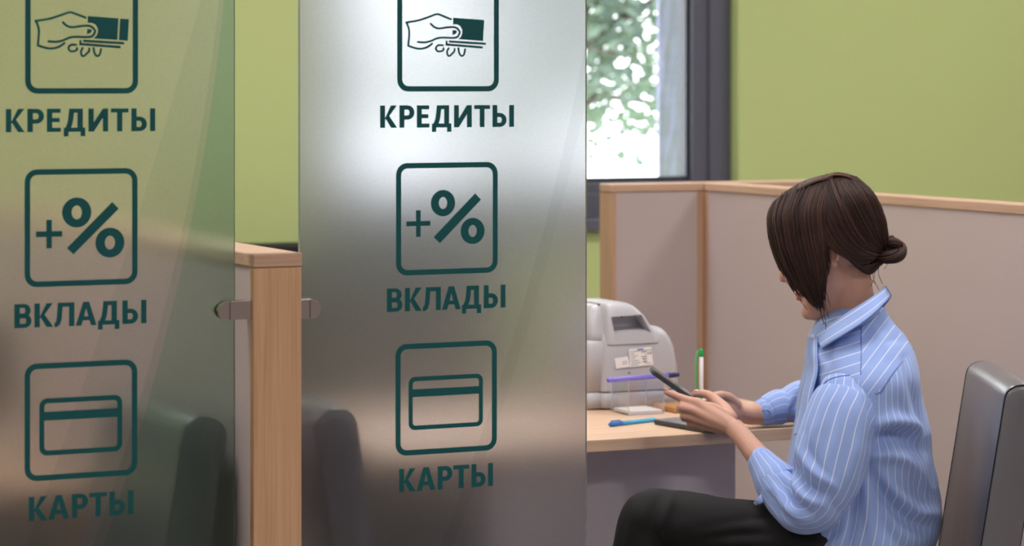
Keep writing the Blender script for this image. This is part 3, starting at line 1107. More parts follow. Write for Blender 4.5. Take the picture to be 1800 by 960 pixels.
def pen(label, p0, p1, r, body, capm, tipm, cap_len, group=None, clip_dir=None, n=14):
    """p0 the capped end, p1 the other end"""
    p0, p1 = Vector(p0), Vector(p1)
    d = (p1 - p0).normalized()
    L = (p1 - p0).length
    t = empty('pen', p0.lerp(p1, .5) - Vector((0, 0, r)))
    tag(t, label, 'pen')
    def put(mb, nm, m):
        o = mb.build(nm, m, t, True)
        o.location = -t.location
        return o
    put(MB().tube([p0 + d * cap_len * .96, p1 - d * .006, p1 - d * .001, p1], [r * .9, r * .9, r * .8, r * .5], n), 'barrel', body)
    put(MB().tube([p0, p0 + d * .003, p0 + d * .012, p0 + d * cap_len], [r * .55, r * .9, r, r], n), 'cap', capm)
    if clip_dir is not None:
        c = Vector(clip_dir).normalized()
        mb = MB().tube([p0 + d * .004 + c * r * .8, p0 + d * .005 + c * r * 1.5, p0 + d * cap_len * .8 + c * r * 1.45, p0 + d * cap_len * .86 + c * r * 1.15], [.0011, .0013, .0013, .001], 8)
        put(mb, 'pocket_clip', capm)
    put(MB().tube([p1 - d * .006, p1 + d * .0008], [r * .62, r * .5], n), 'end_plug', tipm)
    return t


M['blue_plastic'] = plain('blue_plastic', lin(38, 128, 214), 0.3, vary=0.03)
M['cyan_clear'] = plain('cyan_barrel', lin(70, 176, 226), 0.25, vary=0.12, scale=300)
M['violet'] = plain('violet_plastic', lin(96, 86, 214), 0.3)
M['violet_clear'] = plain('violet_barrel', lin(128, 122, 226), 0.25, vary=0.08)
M['navy'] = plain('navy_plastic', lin(34, 36, 92), 0.35)
M['green'] = plain('green_plastic', lin(20, 170, 84), 0.35)
M['green_cord'] = plain('green_cord', lin(42, 196, 96), 0.4)
M['white_clear'] = plain('white_barrel', lin(226, 222, 222), 0.3)
pr_ = .0048
a, b = at_z(1070.5, 746.5, DZ + pr_), at_z(1152, 737.5, DZ + pr_)
pen('bright blue capped pen lying on the desk in front of the paper holder', a, b, pr_, M['cyan_clear'], M['blue_plastic'], M['blue_plastic'], .036, clip_dir=(b - a).cross(UP) + UP * .6)
# violet pen across the top of the holder: rests on the rear wall and the left wall
c0 = ray(1193.0, 657.5, hp3(wdt, dpt, 0).dot(FWD) + .006)
pz = DZ + HT + .0066
pa = at_z(1068, 668.5, pz)
pb = at_z(1193.5, 658.5, pz)
pen('violet ballpoint pen with a navy end lying across the clear holder', pb, pa, .0058, M['violet_clear'], M['navy'], M['violet'], .030)
# wooden stand with tethered green pen
ws = empty('pen_stand', (2.86, 5.19, DZ))
tag(ws, 'small ochre wooden pen stand on the desk behind the hands', 'pen stand')
o = MB().box(2.795, 2.95, 5.135, 5.235, DZ + .0005, DZ + .012).build('wooden_block', M['ochre_wood'], ws, bevel=.003); o.location = -ws.location
gx, gy = 2.898, 5.203
o = MB().rings([[(gx + r_ * math.cos(2 * math.pi * j / 16), gy + r_ * math.sin(2 * math.pi * j / 16), z) for j in range(16)] for r_, z in ((.011, DZ + .012), (.011, DZ + .018), (.0075, DZ + .027), (.0065, DZ + .040))]).build('pen_cup', M['green'], ws, True); o.location = -ws.location
gp0 = Vector((gx - .0005, gy, DZ + .0285)); gp1 = ray(1233, 613, gp0.dot(FWD))
gpn = pen('white pen with a green cap standing upright in the pen stand', gp1, gp0, .0052, M['white_clear'], M['green'], M['green'], .017)
cpts = []
for i in range(180):
    t = i / 179
    zc = gp1.z - .004 - t * (gp1.z - gp0.z - .012)
    off = -.0075 - .004 * math.sin(math.pi * t)
    base_p = gp1.lerp(gp0, t) + RIGHT * off
    a_ = t * 2 * math.pi * 22
    cpts.append(Vector((base_p.x, base_p.y, zc)) + RIGHT * .0024 * math.cos(a_) + FWD * .0024 * math.sin(a_))
o = MB().tube(cpts, .0009, 6).build('coiled_cord', M['green_cord'], gpn, True); o.location = -gpn.location

# dark glittering case
def glitter():
    m, nt, p = new_mat('glitter_case')
    tc = nd(nt, 'ShaderNodeTexCoord')
    vo = nd(nt, 'ShaderNodeTexVoronoi')
    vo.inputs['Scale'].default_value = 900
    nt.links.new(tc.outputs['Object'], vo.inputs['Vector'])
    mr = nd(nt, 'ShaderNodeMapRange')
    mr.inputs[1].default_value = .55; mr.inputs[2].default_value = .9
    nt.links.new(vo.outputs['Color'], mr.inputs[0])
    mx = nd(nt, 'ShaderNodeMix', data_type='RGBA')
    mx.inputs[6].default_value = lin(92, 96, 104); mx.inputs[7].default_value = lin(235, 237, 240)
    nt.links.new(mr.outputs[0], mx.inputs[0])
    nt.links.new(mx.outputs[2], p.inputs['Base Color'])
    b = nd(nt, 'ShaderNodeBump'); b.inputs['Strength'].default_value = .6; b.inputs['Distance'].default_value = .001
    nt.links.new(vo.outputs['Distance'], b.inputs['Height']); nt.links.new(b.outputs[0], p.inputs['Normal'])
    p.inputs['Roughness'].default_value = .3; p.inputs['Metallic'].default_value = .4
    return m
M['glitter'] = glitter()
c1 = at_z(1146, 745, DZ + .001); c2 = at_z(1240, 761.5, DZ + .001)
cs = empty('phone_case', c1)
tag(cs, 'dark glittery flat case lying on the desk under the hands', 'case')
ua = (c2 - c1).normalized(); va = Vector((-ua.y, ua.x, 0))
def casebox(L, Wd, z0, z1, r, k=5):
    return [[c1 + ua * p[0] + va * p[1] + UP * z for p in rrect(0, L, 0, Wd, r, k)] for z in (z0, z1)]
Lc = (c2 - c1).length + .02
o = MB().rings(casebox(Lc, .072, 0, .0085, .010)).build('case_body', M['dark_plastic'], cs, bevel=.0025); o.location = -cs.location
o = MB().rings([[q + ua * 0 for q in rg] for rg in [[c1 + ua * p[0] + va * p[1] + UP * z for p in rrect(.002, Lc - .002, .002, .070, .009, 5)] for z in (.0086, .0096)]]).build('glitter_cover', M['glitter'], cs); o.location = -cs.location

# ---------------------------------------------------------------- upholstered chairs
SEATZ = 0.455
def make_chair():
    """faces +x; origin on the floor under the seat's middle"""
    t = empty('chair')
    W2 = 0.215
    # back: leaning slab with rounded top, section in the (x, z) plane swept over the width
    def slab(xf0, zf0, xf1, zf1, th, n=9):
        d = Vector((xf1 - xf0, zf1 - zf0)).normalized()
        nrm = Vector((-d.y, d.x))          # towards the rear (-x)
        prof = []
        prof.append((xf0, zf0))
        prof.append((xf1, zf1))
        c = Vector((xf1, zf1)) + nrm * th / 2
        for i in range(1, n):
            a = math.pi * i / n
            q = c - nrm * (th / 2) * math.cos(a) + d * (th / 2.4) * math.sin(a)
            prof.append((q.x, q.y))
        prof.append((xf1 + nrm.x * th, zf1 + nrm.y * th))
        prof.append((xf0 + nrm.x * th, zf0 + nrm.y * th))
        return prof
    pf = slab(-.19, .40, -.268, .905, .072)
    sl = MB()
    def ring(y, ins):
        cx = sum(p[0] for p in pf) / len(pf)
        cz = sum(p[1] for p in pf) / len(pf)
        out = []
        for x, z in pf:
            v = Vector((x - cx, z - cz))
            L = v.length
            out.append((cx + v.x * (1 - ins / L), y, cz + v.y * (1 - ins / L)))
        return out
    rg = []
    for y, ins in ((-W2, .012), (-W2 + .002, .006), (-W2 + .006, .002), (-W2 + .014, 0), (-.08, 0), (.08, 0), (W2 - .014, 0), (W2 - .006, .002), (W2 - .002, .006), (W2, .012)):
        rg.append(ring(y, ins))
    sl.rings(rg)
    bk = sl.build('backrest', M['leather'], t, True)
    # seams round each side face
    for y in (-W2 + .0035, W2 - .0035):
        pp = [Vector(p) for p in ring(y, .0022)]
        s = MB().tube(pp + [pp[0]], .0013, 6)
        s.build('seam', M['thread'], bk, True)
    st = MB()
    st.rings([rr3(-.20, .235, -W2, W2, .03, SEATZ - .075), rr3(-.205, .24, -W2 - .003, W2 + .003, .035, SEATZ - .05), rr3(-.205, .24, -W2 - .003, W2 + .003, .035, SEATZ - .02), rr3(-.195, .23, -W2 + .005, W2 - .005, .03, SEATZ - .004), rr3(-.17, .205, -W2 + .03, W2 - .03, .03, SEATZ + .004)])
    st.build('seat', M['leather'], t, True)
    for sx, sy in ((-.17, -.18), (-.17, .18), (.20, -.18), (.20, .18)):
        MB().box(sx - .016, sx + .016, sy - .016, sy + .016, 0, SEATZ - .07).build('leg', M['steel'], t, bevel=.003)
    return t


def chair_at(c, xw, yw, ang, label):
    c.location = (xw, yw, 0)
    c.rotation_euler = (0, 0, ang)
    tag(c, label, 'chair', 'upholstered grey chairs')


FACE_L = math.atan2(-RIGHT.y, -RIGHT.x)          # facing picture left
FACE_R = math.atan2(RIGHT.y, RIGHT.x)
chair = make_chair()
# the near top edge of the woman's chair stands at pixel (1768, 690), 5.08 m away
q = ray(1766, 702, 5.00)
cxy = Vector((q.x, q.y, 0)) + FWD * .215 - RIGHT * .268
chair_at(chair, cxy.x, cxy.y, FACE_L, 'grey upholstered chair the woman in the striped shirt sits on')
ch2 = copy_tree(chair)
chair.scale = (1, 1, .975)
ch2.scale = (1, 1, 1.02)
chair_at(ch2, PX1 + .050 + .342, 4.205, 0, 'grey chair seen blurred through the right glass panel, beside the wooden post')
ch3 = copy_tree(ch2)
chair_at(ch3, PX0 - .012 - .342, 4.205, math.pi, 'dark chair seen blurred through the left glass panel')

# ---------------------------------------------------------------- furniture behind the frosted glass
sbd = empty('sideboard', (3.0, 7.7, 0))
tag(sbd, 'shallow black sideboard against the green wall behind the wooden post', 'sideboard')
def in_s(mb, n, bv=.003, m='black'):
    o = mb.build(n, M[m], sbd, bevel=bv); o.location = -sbd.location; return o
SX0, SX1, SY0, SY1, SZ = 2.50, 3.55, 7.60, 7.795, .970
in_s(MB().box(SX0, SX1, SY0, SY1, SZ - .025, SZ), 'top')
in_s(MB().box(SX0 + .01, SX1 - .01, SY0 + .022, SY1, .06, SZ - .0255), 'carcass')
for i in range(3):
    xa = SX0 + .012 + i * .344
    d_ = in_s(MB().box(xa, xa + .338, SY0 + .002, SY0 + .021, .08, SZ - .03), 'door')
    hb = MB().box(xa + .30, xa + .31, SY0 - .012, SY0 + .002, .6, .75).build('handle', M['steel'], d_)
in_s(MB().box(SX0 + .04, SX1 - .04, SY0 + .03, SY1 - .02, 0, .06), 'plinth')

ld = empty('desk', (1.0, 4.95, 0))
tag(ld, 'beech desk seen blurred through the left glass panel', 'desk')
def in_l(mb, n, m, bv=.0015):
    o = mb.build(n, M[m], ld, bevel=bv); o.location = -ld.location; return o
in_l(MB().box(.55, 1.395, 4.72, 5.35, .7255, .75), 'tabletop', 'desk')
in_l(MB().box(.60, 1.36, 4.86, 4.878, .08, .7255), 'modesty_panel', 'dark_plastic')
in_l(MB().box(.575, .598, 4.8, 5.3, 0, .7255), 'side_panel', 'wood_z')
in_l(MB().box(1.362, 1.385, 4.8, 5.3, 0, .7255), 'side_panel', 'wood_z')
mon = empty('monitor', (1.08, 5.08, .75))
tag(mon, 'dark monitor on the desk behind the left glass panel', 'monitor')
def in_o(mb, n, m, bv=.003):
    o = mb.build(n, M[m], mon, bevel=bv); o.location = -mon.location; return o
in_o(MB().box(.80, 1.34, 5.06, 5.085, .83, 1.0), 'screen', 'black')
in_o(MB().box(1.05, 1.09, 5.086, 5.105, .76, .95), 'stem', 'dark_plastic')
in_o(MB().box(.97, 1.17, 5.02, 5.16, .7505, .762), 'foot', 'dark_plastic')

# ---------------------------------------------------------------- the seated woman
M['skin'] = plain('skin', lin(204, 158, 138), 0.48, vary=0.05, scale=60, bump=0.03)
M['skin'].node_tree.nodes['Principled BSDF'].inputs['Subsurface Weight'].default_value = 0.12
M['skin'].node_tree.nodes['Principled BSDF'].inputs['Subsurface Radius'].default_value = (0.012, 0.004, 0.002)
M['lips'] = plain('lips', lin(176, 104, 98), 0.4)
M['nail'] = plain('fingernail', lin(206, 140, 132), 0.25)
M['trousers'] = plain('black_trousers', lin(21, 21, 22), 0.75, vary=0.1, scale=700, bump=0.1, spec=0.3)
M['shoe'] = plain('black_shoe', lin(24, 24, 26), 0.35)
M['button'] = plain('shirt_button', lin(206, 212, 228), 0.3)
M['seam_blue'] = plain('shirt_seam', lin(112, 134, 190), 0.8)


def hair_mat():
    m, nt, p = new_mat('brown_hair')
    uv = nd(nt, 'ShaderNodeUVMap')
    sp = nd(nt, 'ShaderNodeSeparateXYZ')
    nt.links.new(uv.outputs[0], sp.inputs[0])
    cr = nd(nt, 'ShaderNodeValToRGB')
    cr.color_ramp.elements[0].color = lin(37, 24, 21)
    cr.color_ramp.elements[1].color = lin(102, 64, 49)
    e = cr.color_ramp.elements.new(0.6)
    e.color = lin(56, 37, 32)
    nt.links.new(sp.outputs[0], cr.inputs[0])
    nt.links.new(cr.outputs[0], p.inputs['Base Color'])
    p.inputs['Roughness'].default_value = 0.5
    p.inputs['Specular IOR Level'].default_value = 0.25
    return m
M['hair'] = hair_mat()


def shirt_mat():
    m, nt, p = new_mat('striped_shirt_cloth')
    uv = nd(nt, 'ShaderNodeUVMap')
    sp = nd(nt, 'ShaderNodeSeparateXYZ')
    nt.links.new(uv.outputs[0], sp.inputs[0])
    fr = nd(nt, 'ShaderNodeMath', operation='FRACT')
    nt.links.new(sp.outputs[0], fr.inputs[0])
    sb_ = nd(nt, 'ShaderNodeMath', operation='SUBTRACT')
    sb_.inputs[1].default_value = 0.5
    nt.links.new(fr.outputs[0], sb_.inputs[0])
    ab = nd(nt, 'ShaderNodeMath', operation='ABSOLUTE')
    nt.links.new(sb_.outputs[0], ab.inputs[0])
    mr = nd(nt, 'ShaderNodeMapRange')
    mr.inputs[1].default_value = 0.068
    mr.inputs[2].default_value = 0.026
    nt.links.new(ab.outputs[0], mr.inputs[0])
    tc = nd(nt, 'ShaderNodeTexCoord')
    nz = nd(nt, 'ShaderNodeTexNoise')
    nz.inputs['Scale'].default_value = 900
    nt.links.new(tc.outputs['Object'], nz.inputs['Vector'])
    mx0_ = nd(nt, 'ShaderNodeMix', data_type='RGBA')
    mx0_.inputs[6].default_value = lin(136, 163, 222)
    mx0_.inputs[7].default_value = lin(158, 183, 236)
    nt.links.new(nz.outputs['Fac'], mx0_.inputs[0])
    mx = nd(nt, 'ShaderNodeMix', data_type='RGBA')
    nt.links.new(mr.outputs[0], mx.inputs[0])
    nt.links.new(mx0_.outputs[2], mx.inputs[6])
    mx.inputs[7].default_value = lin(212, 221, 242)
    nt.links.new(mx.outputs[2], p.inputs['Base Color'])
    p.inputs['Roughness'].default_value = 0.8
    p.inputs['Sheen Weight'].default_value = 0.15
    p.inputs['Specular IOR Level'].default_value = 0.2
    b = nd(nt, 'ShaderNodeBump')
    b.inputs['Strength'].default_value = 0.06
    b.inputs['Distance'].default_value = 0.001
    nt.links.new(nz.outputs['Fac'], b.inputs['Height'])
    nt.links.new(b.outputs[0], p.inputs['Normal'])
    return m
M['shirt'] = shirt_mat()

WD = 5.30
woman = empty('person', (ray(1500, 1400, WD).x, ray(1500, 1400, WD).y, 0))
tag(woman, 'woman in a blue striped shirt and black trousers sitting with a phone', 'person')
WL = Vector(woman.location)


def wput(o, parent=None):
    o.parent = parent or woman
    if parent is None or parent == woman:
        o.location = -WL
    return o


def to_px(p):
    v = Vector(p) - Vector((0, 0, EYE))
    d = v.dot(FWD)
    return 900 + FPX * v.dot(RIGHT) / d, HORIZON - FPX * v.z / d, d


W = ray

# head frame: x forward, y to her left (towards the camera), z up; origin midway between the ears
pit, yaw_ = R(14), R(9)
fx = (-RIGHT * math.cos(yaw_) + FWD * math.sin(yaw_))
lf = (-FWD * math.cos(yaw_) - RIGHT * math.sin(yaw_))
hx = fx * math.cos(pit) - UP * math.sin(pit)
hz = UP * math.cos(pit) + fx * math.sin(pit)
hy = lf
HO = W(1468, 447, WD)


def hd(x, y, z):
    return HO + hx * x + hy * y + hz * z


def build_body():
    b = MB()
    # cranium and face
    b.ball(hd(-.008, 0, .046), (.094, .073, .088), 20, axes=(hx, hy, hz))
    secs = [(-.116, .070, .016, .034), (-.110, .080, .026, .020), (-.098, .0845, .034, .006), (-.080, .084, .043, -.008), (-.060, .081, .051, -.02), (-.035, .083, .058, -.03), (-.010, .084, .064, -.03), (.015, .086, .067, -.03), (.04, .088, .068, -.03), (.065, .086, .062, -.03)]
    rings = []
    for z, xf, w, xb in secs:
        cx, rx = (xf + xb) / 2, (xf - xb) / 2
        rg = []
        for j in range(28):
            a = 2 * math.pi * j / 28
            ca, sa = math.cos(a), math.sin(a)
            e = 2 / 2.5
            rg.append(hd(cx + rx * math.copysign(abs(ca) ** e, ca), w * math.copysign(abs(sa) ** e, sa), z))
        rings.append(rg)
    b.rings(rings)
    b.tube([hd(.084, 0, .034), hd(.094, 0, .008), hd(.106, 0, -.018)], [.008, .008, .0095], 12, side=hy)
    b.ball(hd(.107, 0, -.022), (.011, .0105, .009), 10, axes=(hx, hy, hz))
    b.ball(hd(.090, 0, -.012), (.016, .0115, .026), 12, axes=(hx, hy, hz))
    for s in (1, -1):
        b.ball(hd(.096, s * .010, -.026), (.009, .007, .007), 8, axes=(hx, hy, hz))
        b.ball(hd(.073, s * .031, .008), (.013, .0145, .010), 10, axes=(hx, hy, hz))     # lidded eye
        b.ball(hd(.077, s * .026, .030), (.0125, .026, .010), 10, axes=(hx, hy, hz))     # brow
        b.ball(hd(.058, s * .036, -.018), (.026, .024, .024), 10, axes=(hx, hy, hz))    # cheek
        # ear: helix, bowl and lobe
        er = [hd(.004 + .017 * math.cos(a) - .004 * math.sin(a), s * (.075 + .009 * (1 - math.cos(a)) * .6), .013 + .027 * math.sin(a)) for a in [R(t) for t in range(-70, 231, 20)]]
        b.tube(er, .0042, 8)
        b.ball(hd(.000, s * .073, .010), (.013, .0045, .021), 10, axes=(hx, hy, hz))
        b.ball(hd(.004, s * .076, -.013), (.0085, .005, .009), 8, axes=(hx, hy, hz))
    b.ball(hd(.087, 0, -.056), (.009, .020, .0055), 10, axes=(hx, hy, hz))
    b.ball(hd(.086, 0, -.067), (.009, .017, .006), 10, axes=(hx, hy, hz))
    b.ball(hd(.076, 0, -.098), (.016, .019, .015), 10, axes=(hx, hy, hz))
    # neck and trunk
    b.tube([W(1482, 440, WD), W(1488, 490, WD), W(1494, 535, WD), W(1500, 575, WD), W(1510, 620, WD)], [.050, .0475, .049, .058, .075], 20)
    def ring(px, py, rw, rd, d=WD):
        c = W(px, py, d)
        return [c + RIGHT * rw * math.cos(2 * math.pi * j / 28) + FWD * rd * math.sin(2 * math.pi * j / 28) for j in range(28)]
    b.rings([ring(1502, 570, .05, .07), ring(1508, 600, .07, .11), ring(1512, 650, .085, .15), ring(1515, 720, .095, .155), ring(1520, 800, .09, .14), ring(1522, 880, .09, .14), ring(1520, 960, .10, .16), ring(1515, 1010, .10, .15), ring(1510, 1035, .08, .12)])
    # near arm
    b.tube([W(1500, 650, 5.20), W(1490, 695, 5.135), W(1470, 770, 5.105), W(1448, 850, 5.105), W(1434, 880, 5.11)], [.034, .036, .038, .034, .031], 16)
    b.tube([W(1434, 880, 5.11), W(1400, 858, 5.14), W(1362, 828, 5.19), W(1330, 800, 5.235), W(1306, 770, 5.275), W(1290, 752, 5.30)], [.031, .029, .026, .0235, .0205, .0205], 16, flat=.9)
    # far arm
    b.tube([W(1515, 645, 5.42), W(1512, 680, 5.51), W(1500, 712, 5.645)], [.036, .036, .028], 14)
    b.tube([W(1500, 712, 5.645), W(1430, 712, 5.64), W(1380, 721, 5.625), W(1340, 727, 5.605), W(1316, 729, 5.59), W(1300, 725, 5.58)], [.022, .023, .0245, .024, .021, .020], 14)
    # near hand (her left), back towards the camera
    wr = W(1290, 752, 5.30)
    mc_ = {'i': (1227, 708, 5.335), 'm': (1222, 722, 5.331), 'r': (1225, 736, 5.335), 'p': (1233, 748, 5.345)}
    for k, (x, y, d) in mc_.items():
        p1 = W(x, y, d)
        mid = wr.lerp(p1, .5) - FWD * .004
        b.tube([wr + (p1 - wr) * .05, mid, p1], [.017, .0135, .0098 if k != 'p' else .0088], 12)
    b.ball(W(1257, 731, 5.342), (.040, 0.025, .0125), 14, axes=((W(1225, 728, 5.335) - wr).normalized(), UP, FWD))
    def fing(js, rs):
        b.tube([W(*j) for j in js], rs, 12)
        b.ball(W(*js[0]), rs[0], 8)
        b.ball(W(*js[-1]), rs[-1], 8)
    fing([mc_['i'], (1212, 704.5, 5.342), (1200, 701, 5.347), (1184, 694.5, 5.35), (1172, 689.5, 5.352)], [.0100, .0086, .0088, .0076, .0066])
    fing([mc_['m'], (1208, 718, 5.333), (1197, 715.5, 5.338), (1194, 718, 5.356), (1196, 722, 5.378), (1204, 722, 5.395)], [.0098, .0084, .0086, .0078, .0076, .0066])
    fing([mc_['r'], (1212, 732.5, 5.338), (1203, 730.5, 5.343), (1201, 733, 5.360), (1203, 736, 5.380), (1210, 735, 5.395)], [.0096, .0082, .0084, .0076, .0072, .0064])
    fing([mc_['p'], (1221, 746, 5.347), (1213, 744.5, 5.352), (1212, 746.5, 5.368), (1215, 749, 5.384), (1222, 747, 5.396)], [.0086, .0072, .0074, .0066, .0062, .0056])
    fing([(1283, 735, 5.335), (1272, 718, 5.365), (1257, 703, 5.388), (1245, 694, 5.400), (1233, 691.5, 5.406), (1222, 692.5, 5.410)], [.0155, .0140, .0108, .0092, .0084, .0068])
    # far hand (her right), under the phone
    wr2 = W(1300, 725, 5.58)
    m2 = {'i': (1266, 699.5, 5.515), 'm': (1258, 712, 5.505), 'r': (1258, 724, 5.503), 'p': (1262, 736, 5.512)}
    for k, (x, y, d) in m2.items():
        p1 = W(x, y, d)
        b.tube([wr2, wr2.lerp(p1, .5) - FWD * .001, p1], [.017, .0135, .0098], 12)
    b.ball(W(1280, 719, 5.54), (.036, .022, .014), 12, axes=((W(1258, 718, 5.505) - wr2).normalized(), UP, (W(1258, 718, 5.505) - wr2).normalized().cross(UP)))
    fing([m2['i'], (1247, 703, 5.478), (1232, 710, 5.455), (1222, 716, 5.440), (1216, 719, 5.430)], [.0098, .0086, .0084, .0074, .0064])
    fing([m2['m'], (1240, 716, 5.470), (1228, 724, 5.448), (1222, 729, 5.432), (1218, 732, 5.422)], [.0098, .0086, .0084, .0074, .0064])
    fing([m2['r'], (1242, 730, 5.470), (1232, 737, 5.448), (1228, 741, 5.434), (1226, 743, 5.424)], [.0094, .0082, .0080, .0070, .0062])
    fing([m2['p'], (1250, 744, 5.482), (1242, 750, 5.465), (1238, 752, 5.452), (1236, 753, 5.444)], [.0084, .0072, .0070, .0064, .0056])
    fing([(1292, 712, 5.560), (1280, 700, 5.535), (1268, 695, 5.505), (1256, 696, 5.475), (1248, 699, 5.460)], [.0150, .0125, .0098, .0086, .0068])
    # legs
    b.tube([W(1500, 975, 5.20), W(1300, 938, 5.165), W(1150, 918, 5.15), W(1110, 1040, 5.15), W(1045, 1260, 5.15)], [.06, .052, .046, .042, .032], 14)
    b.tube([W(1500, 980, 5.38), W(1350, 985, 5.36), W(1180, 990, 5.35), W(1152, 1100, 5.35), W(1128, 1385, 5.35)], [.055, .050, .046, .042, .030], 14)
    o = b.build('body', M['skin'])
    rm = o.modifiers.new('rm', 'REMESH')
    rm.mode = 'VOXEL'
    rm.voxel_size = 0.0023
    sm = o.modifiers.new('sm', 'SMOOTH')
    sm.iterations = 6
    sm.factor = 0.5
    bpy.context.view_layer.update()
    dg = bpy.context.evaluated_depsgraph_get()
    me = bpy.data.meshes.new_from_object(o.evaluated_get(dg))
    o.modifiers.clear()
    o.data = me
    me.materials.clear()
    me.materials.append(M['skin'])
    me.materials.append(M['lips'])
    n = len(me.polygons)
    cs_ = np.empty(n * 3)
    me.polygons.foreach_get('center', cs_)
    cs_ = cs_.reshape(-1, 3) - np.array(HO)
    lx, ly, lz = cs_ @ np.array(hx), cs_ @ np.array(hy), cs_ @ np.array(hz)
    lip = ((ly / .021) ** 2 + ((lz + .0615) / .0095) ** 2 < 1) & (lx > .076)
    me.polygons.foreach_set('material_index', lip.astype(np.int32))
    me.polygons.foreach_set('use_smooth', [True] * n)
    return wput(o)


body = build_body()

# eyes: lash lines and brows
for s in (1, -1):
    lash = MB().tube([hd(.0875, s * (.019 + .006 * k), .004 - .0035 * math.sin(math.pi * k / 4)) - hx * (.0018 * k) for k in range(5)], [.0006, .0009, .001, .001, .0006], 6)
    wput(lash.build('eyelashes', M['thread'], smooth=True))
    br = MB().tube([hd(.0905 - .0024 * k, s * (.012 + .0075 * k), .031 + .004 * math.sin(math.pi * k / 4.5)) for k in range(5)], [.0016, .002, .002, .0016, .0008], 6)
    o = wput(br.build('eyebrow', M['thread'], smooth=True))
# nails
def nail(c, along, out, w_, l_):
    along = Vector(along).normalized(); out = (Vector(out) - along * Vector(out).dot(along)).normalized()
    sd = along.cross(out)
    mb = MB().ball(c, (l_, w_, .0011), 8, axes=(along, sd, out))
    wput(mb.build('fingernail', M['nail'], smooth=True))
ti = W(1171, 688.5, 5.352)
nail(ti + UP * .0058 - FWD * .001, W(1172, 689.5, 5.352) - W(1184, 694.5, 5.35), UP - FWD * .35, .0046, .0058)
tt = W(1224, 692.2, 5.409)
nail(tt + UP * .0066 - FWD * .001, W(1222, 692.5, 5.410) - W(1233, 691.5, 5.406), UP - FWD * .3, .0052, .0062)


# ---------------------------------------------------------------- clothes
def grid(name, rows, uvf, mat, folds=(), closed=True, thick=0.0, face_uv=None, noise_amp=0.0, noise_scale=18.0):
    """rows: list of rings of Vectors (closed rings carry n points); folds: (pixel polyline, width px, height m)"""
    nr, nc = len(rows), len(rows[0])
    V = np.array([[tuple(p) for p in r] for r in rows], float)
    # normals from finite differences
    def normals(V):
        if closed:
            dj = np.roll(V, -1, 1) - np.roll(V, 1, 1)
        else:
            dj = np.gradient(V, axis=1)
        di = np.gradient(V, axis=0)
        N = np.cross(dj, di)
        N /= np.linalg.norm(N, axis=2, keepdims=True) + 1e-12
        return N
    N = normals(V)
    cen = V.mean(axis=1, keepdims=True)
    if ((V - cen) * N).sum() < 0:
        N = -N
    if noise_amp:
        for i in range(nr):
            for j in range(nc):
                V[i, j] += N[i, j] * noise_amp * (noise.noise(Vector(V[i, j]) * noise_scale) + .5 * noise.noise(Vector(V[i, j]) * noise_scale * 2.3))
    if folds:
        P_ = V - np.array((0, 0, EYE))
        d = P_ @ np.array(FWD)
        X = 900 + FPX * (P_ @ np.array(RIGHT)) / d
        Y = HORIZON - FPX * P_[:, :, 2] / d
        face = np.clip(-(N @ np.array(FWD)) * 3 + .35, 0, 1)
        disp = np.zeros((nr, nc))
        for poly, wpx, amp in folds:
            pl = np.array(catmull(poly, 8))
            best = np.full((nr, nc), 1e9)
            tt_ = np.zeros((nr, nc))
            L = len(pl) - 1
            for k in range(L):
                a, bb = pl[k], pl[k + 1]
                ab = bb - a
                t = np.clip(((X - a[0]) * ab[0] + (Y - a[1]) * ab[1]) / (ab @ ab + 1e-9), 0, 1)
                dist = np.hypot(X - a[0] - ab[0] * t, Y - a[1] - ab[1] * t)
                m_ = dist < best
                best[m_] = dist[m_]
                tt_[m_] = ((k + t) / L)[m_]
            prof = np.exp(-(best / wpx) ** 2) * np.sin(np.pi * np.clip(tt_ * .84 + .08, 0, 1)) ** .6
            disp += amp * prof
        V = V + N * (disp * face)[:, :, None]
    me = bpy.data.meshes.new(name)
    verts = V.reshape(-1, 3)
    faces, luv = [], []
    cols = nc if closed else nc - 1
    for i in range(nr - 1):
        for j in range(cols):
            k = (j + 1) % nc
            faces.append((i * nc + j, i * nc + k, (i + 1) * nc + k, (i + 1) * nc + j))
            q = [(i, j), (i, j + 1), (i + 1, j + 1), (i + 1, j)]
            fu = None
            if face_uv:
                c = V[i, j] * .25 + V[i, k] * .25 + V[i + 1, k] * .25 + V[i + 1, j] * .25
                fu = face_uv(c, N[i, j])
            for (a, bcol) in q:
                if fu:
                    x, y, _ = to_px(V[a, bcol % nc])
                    luv.append((fu(x, y), a / nr))
                else:
                    luv.append((uvf(a, bcol), a / nr))
    me.from_pydata([tuple(v) for v in verts], [], faces)
    ul = me.uv_layers.new(name='UVMap')
    ul.data.foreach_set('uv', [c for p in luv for c in p])
    me.materials.append(mat)
    me.polygons.foreach_set('use_smooth', [True] * len(faces))
    me.update()
    o = bpy.data.objects.new(name, me)
    COL.objects.link(o)
    if thick:
        s = o.modifiers.new('cloth', 'SOLIDIFY')
        s.thickness = thick
        s.offset = -1
    return o, V, N


def px_rings(keys, k=10, nc=72, ex=2.3):
    """keys: (front px, back px, py, half depth, centre depth); horizontal sections"""
    out = []
    for f, bk_, py, hdp, dc in catmull(keys, k):
        a_, b_ = W(f, py, dc), W(bk_, py, dc)
        c = (a_ + b_) / 2
        hw = (b_ - a_).length / 2
        rg = []
        for j in range(nc):
            a = 2 * math.pi * j / nc - math.pi / 2
            ca, sa = math.cos(a), math.sin(a)
            e = 2 / ex
            rg.append(c + RIGHT * hw * math.copysign(abs(ca) ** e, ca) - FWD * hdp * math.copysign(abs(sa) ** e, sa))
        out.append(rg)
    return out


shirt = empty('shirt', (0, 0, 0))
wput(shirt)
shirt['label'] = 'blue shirt with thin white stripes and rolled cuffs'


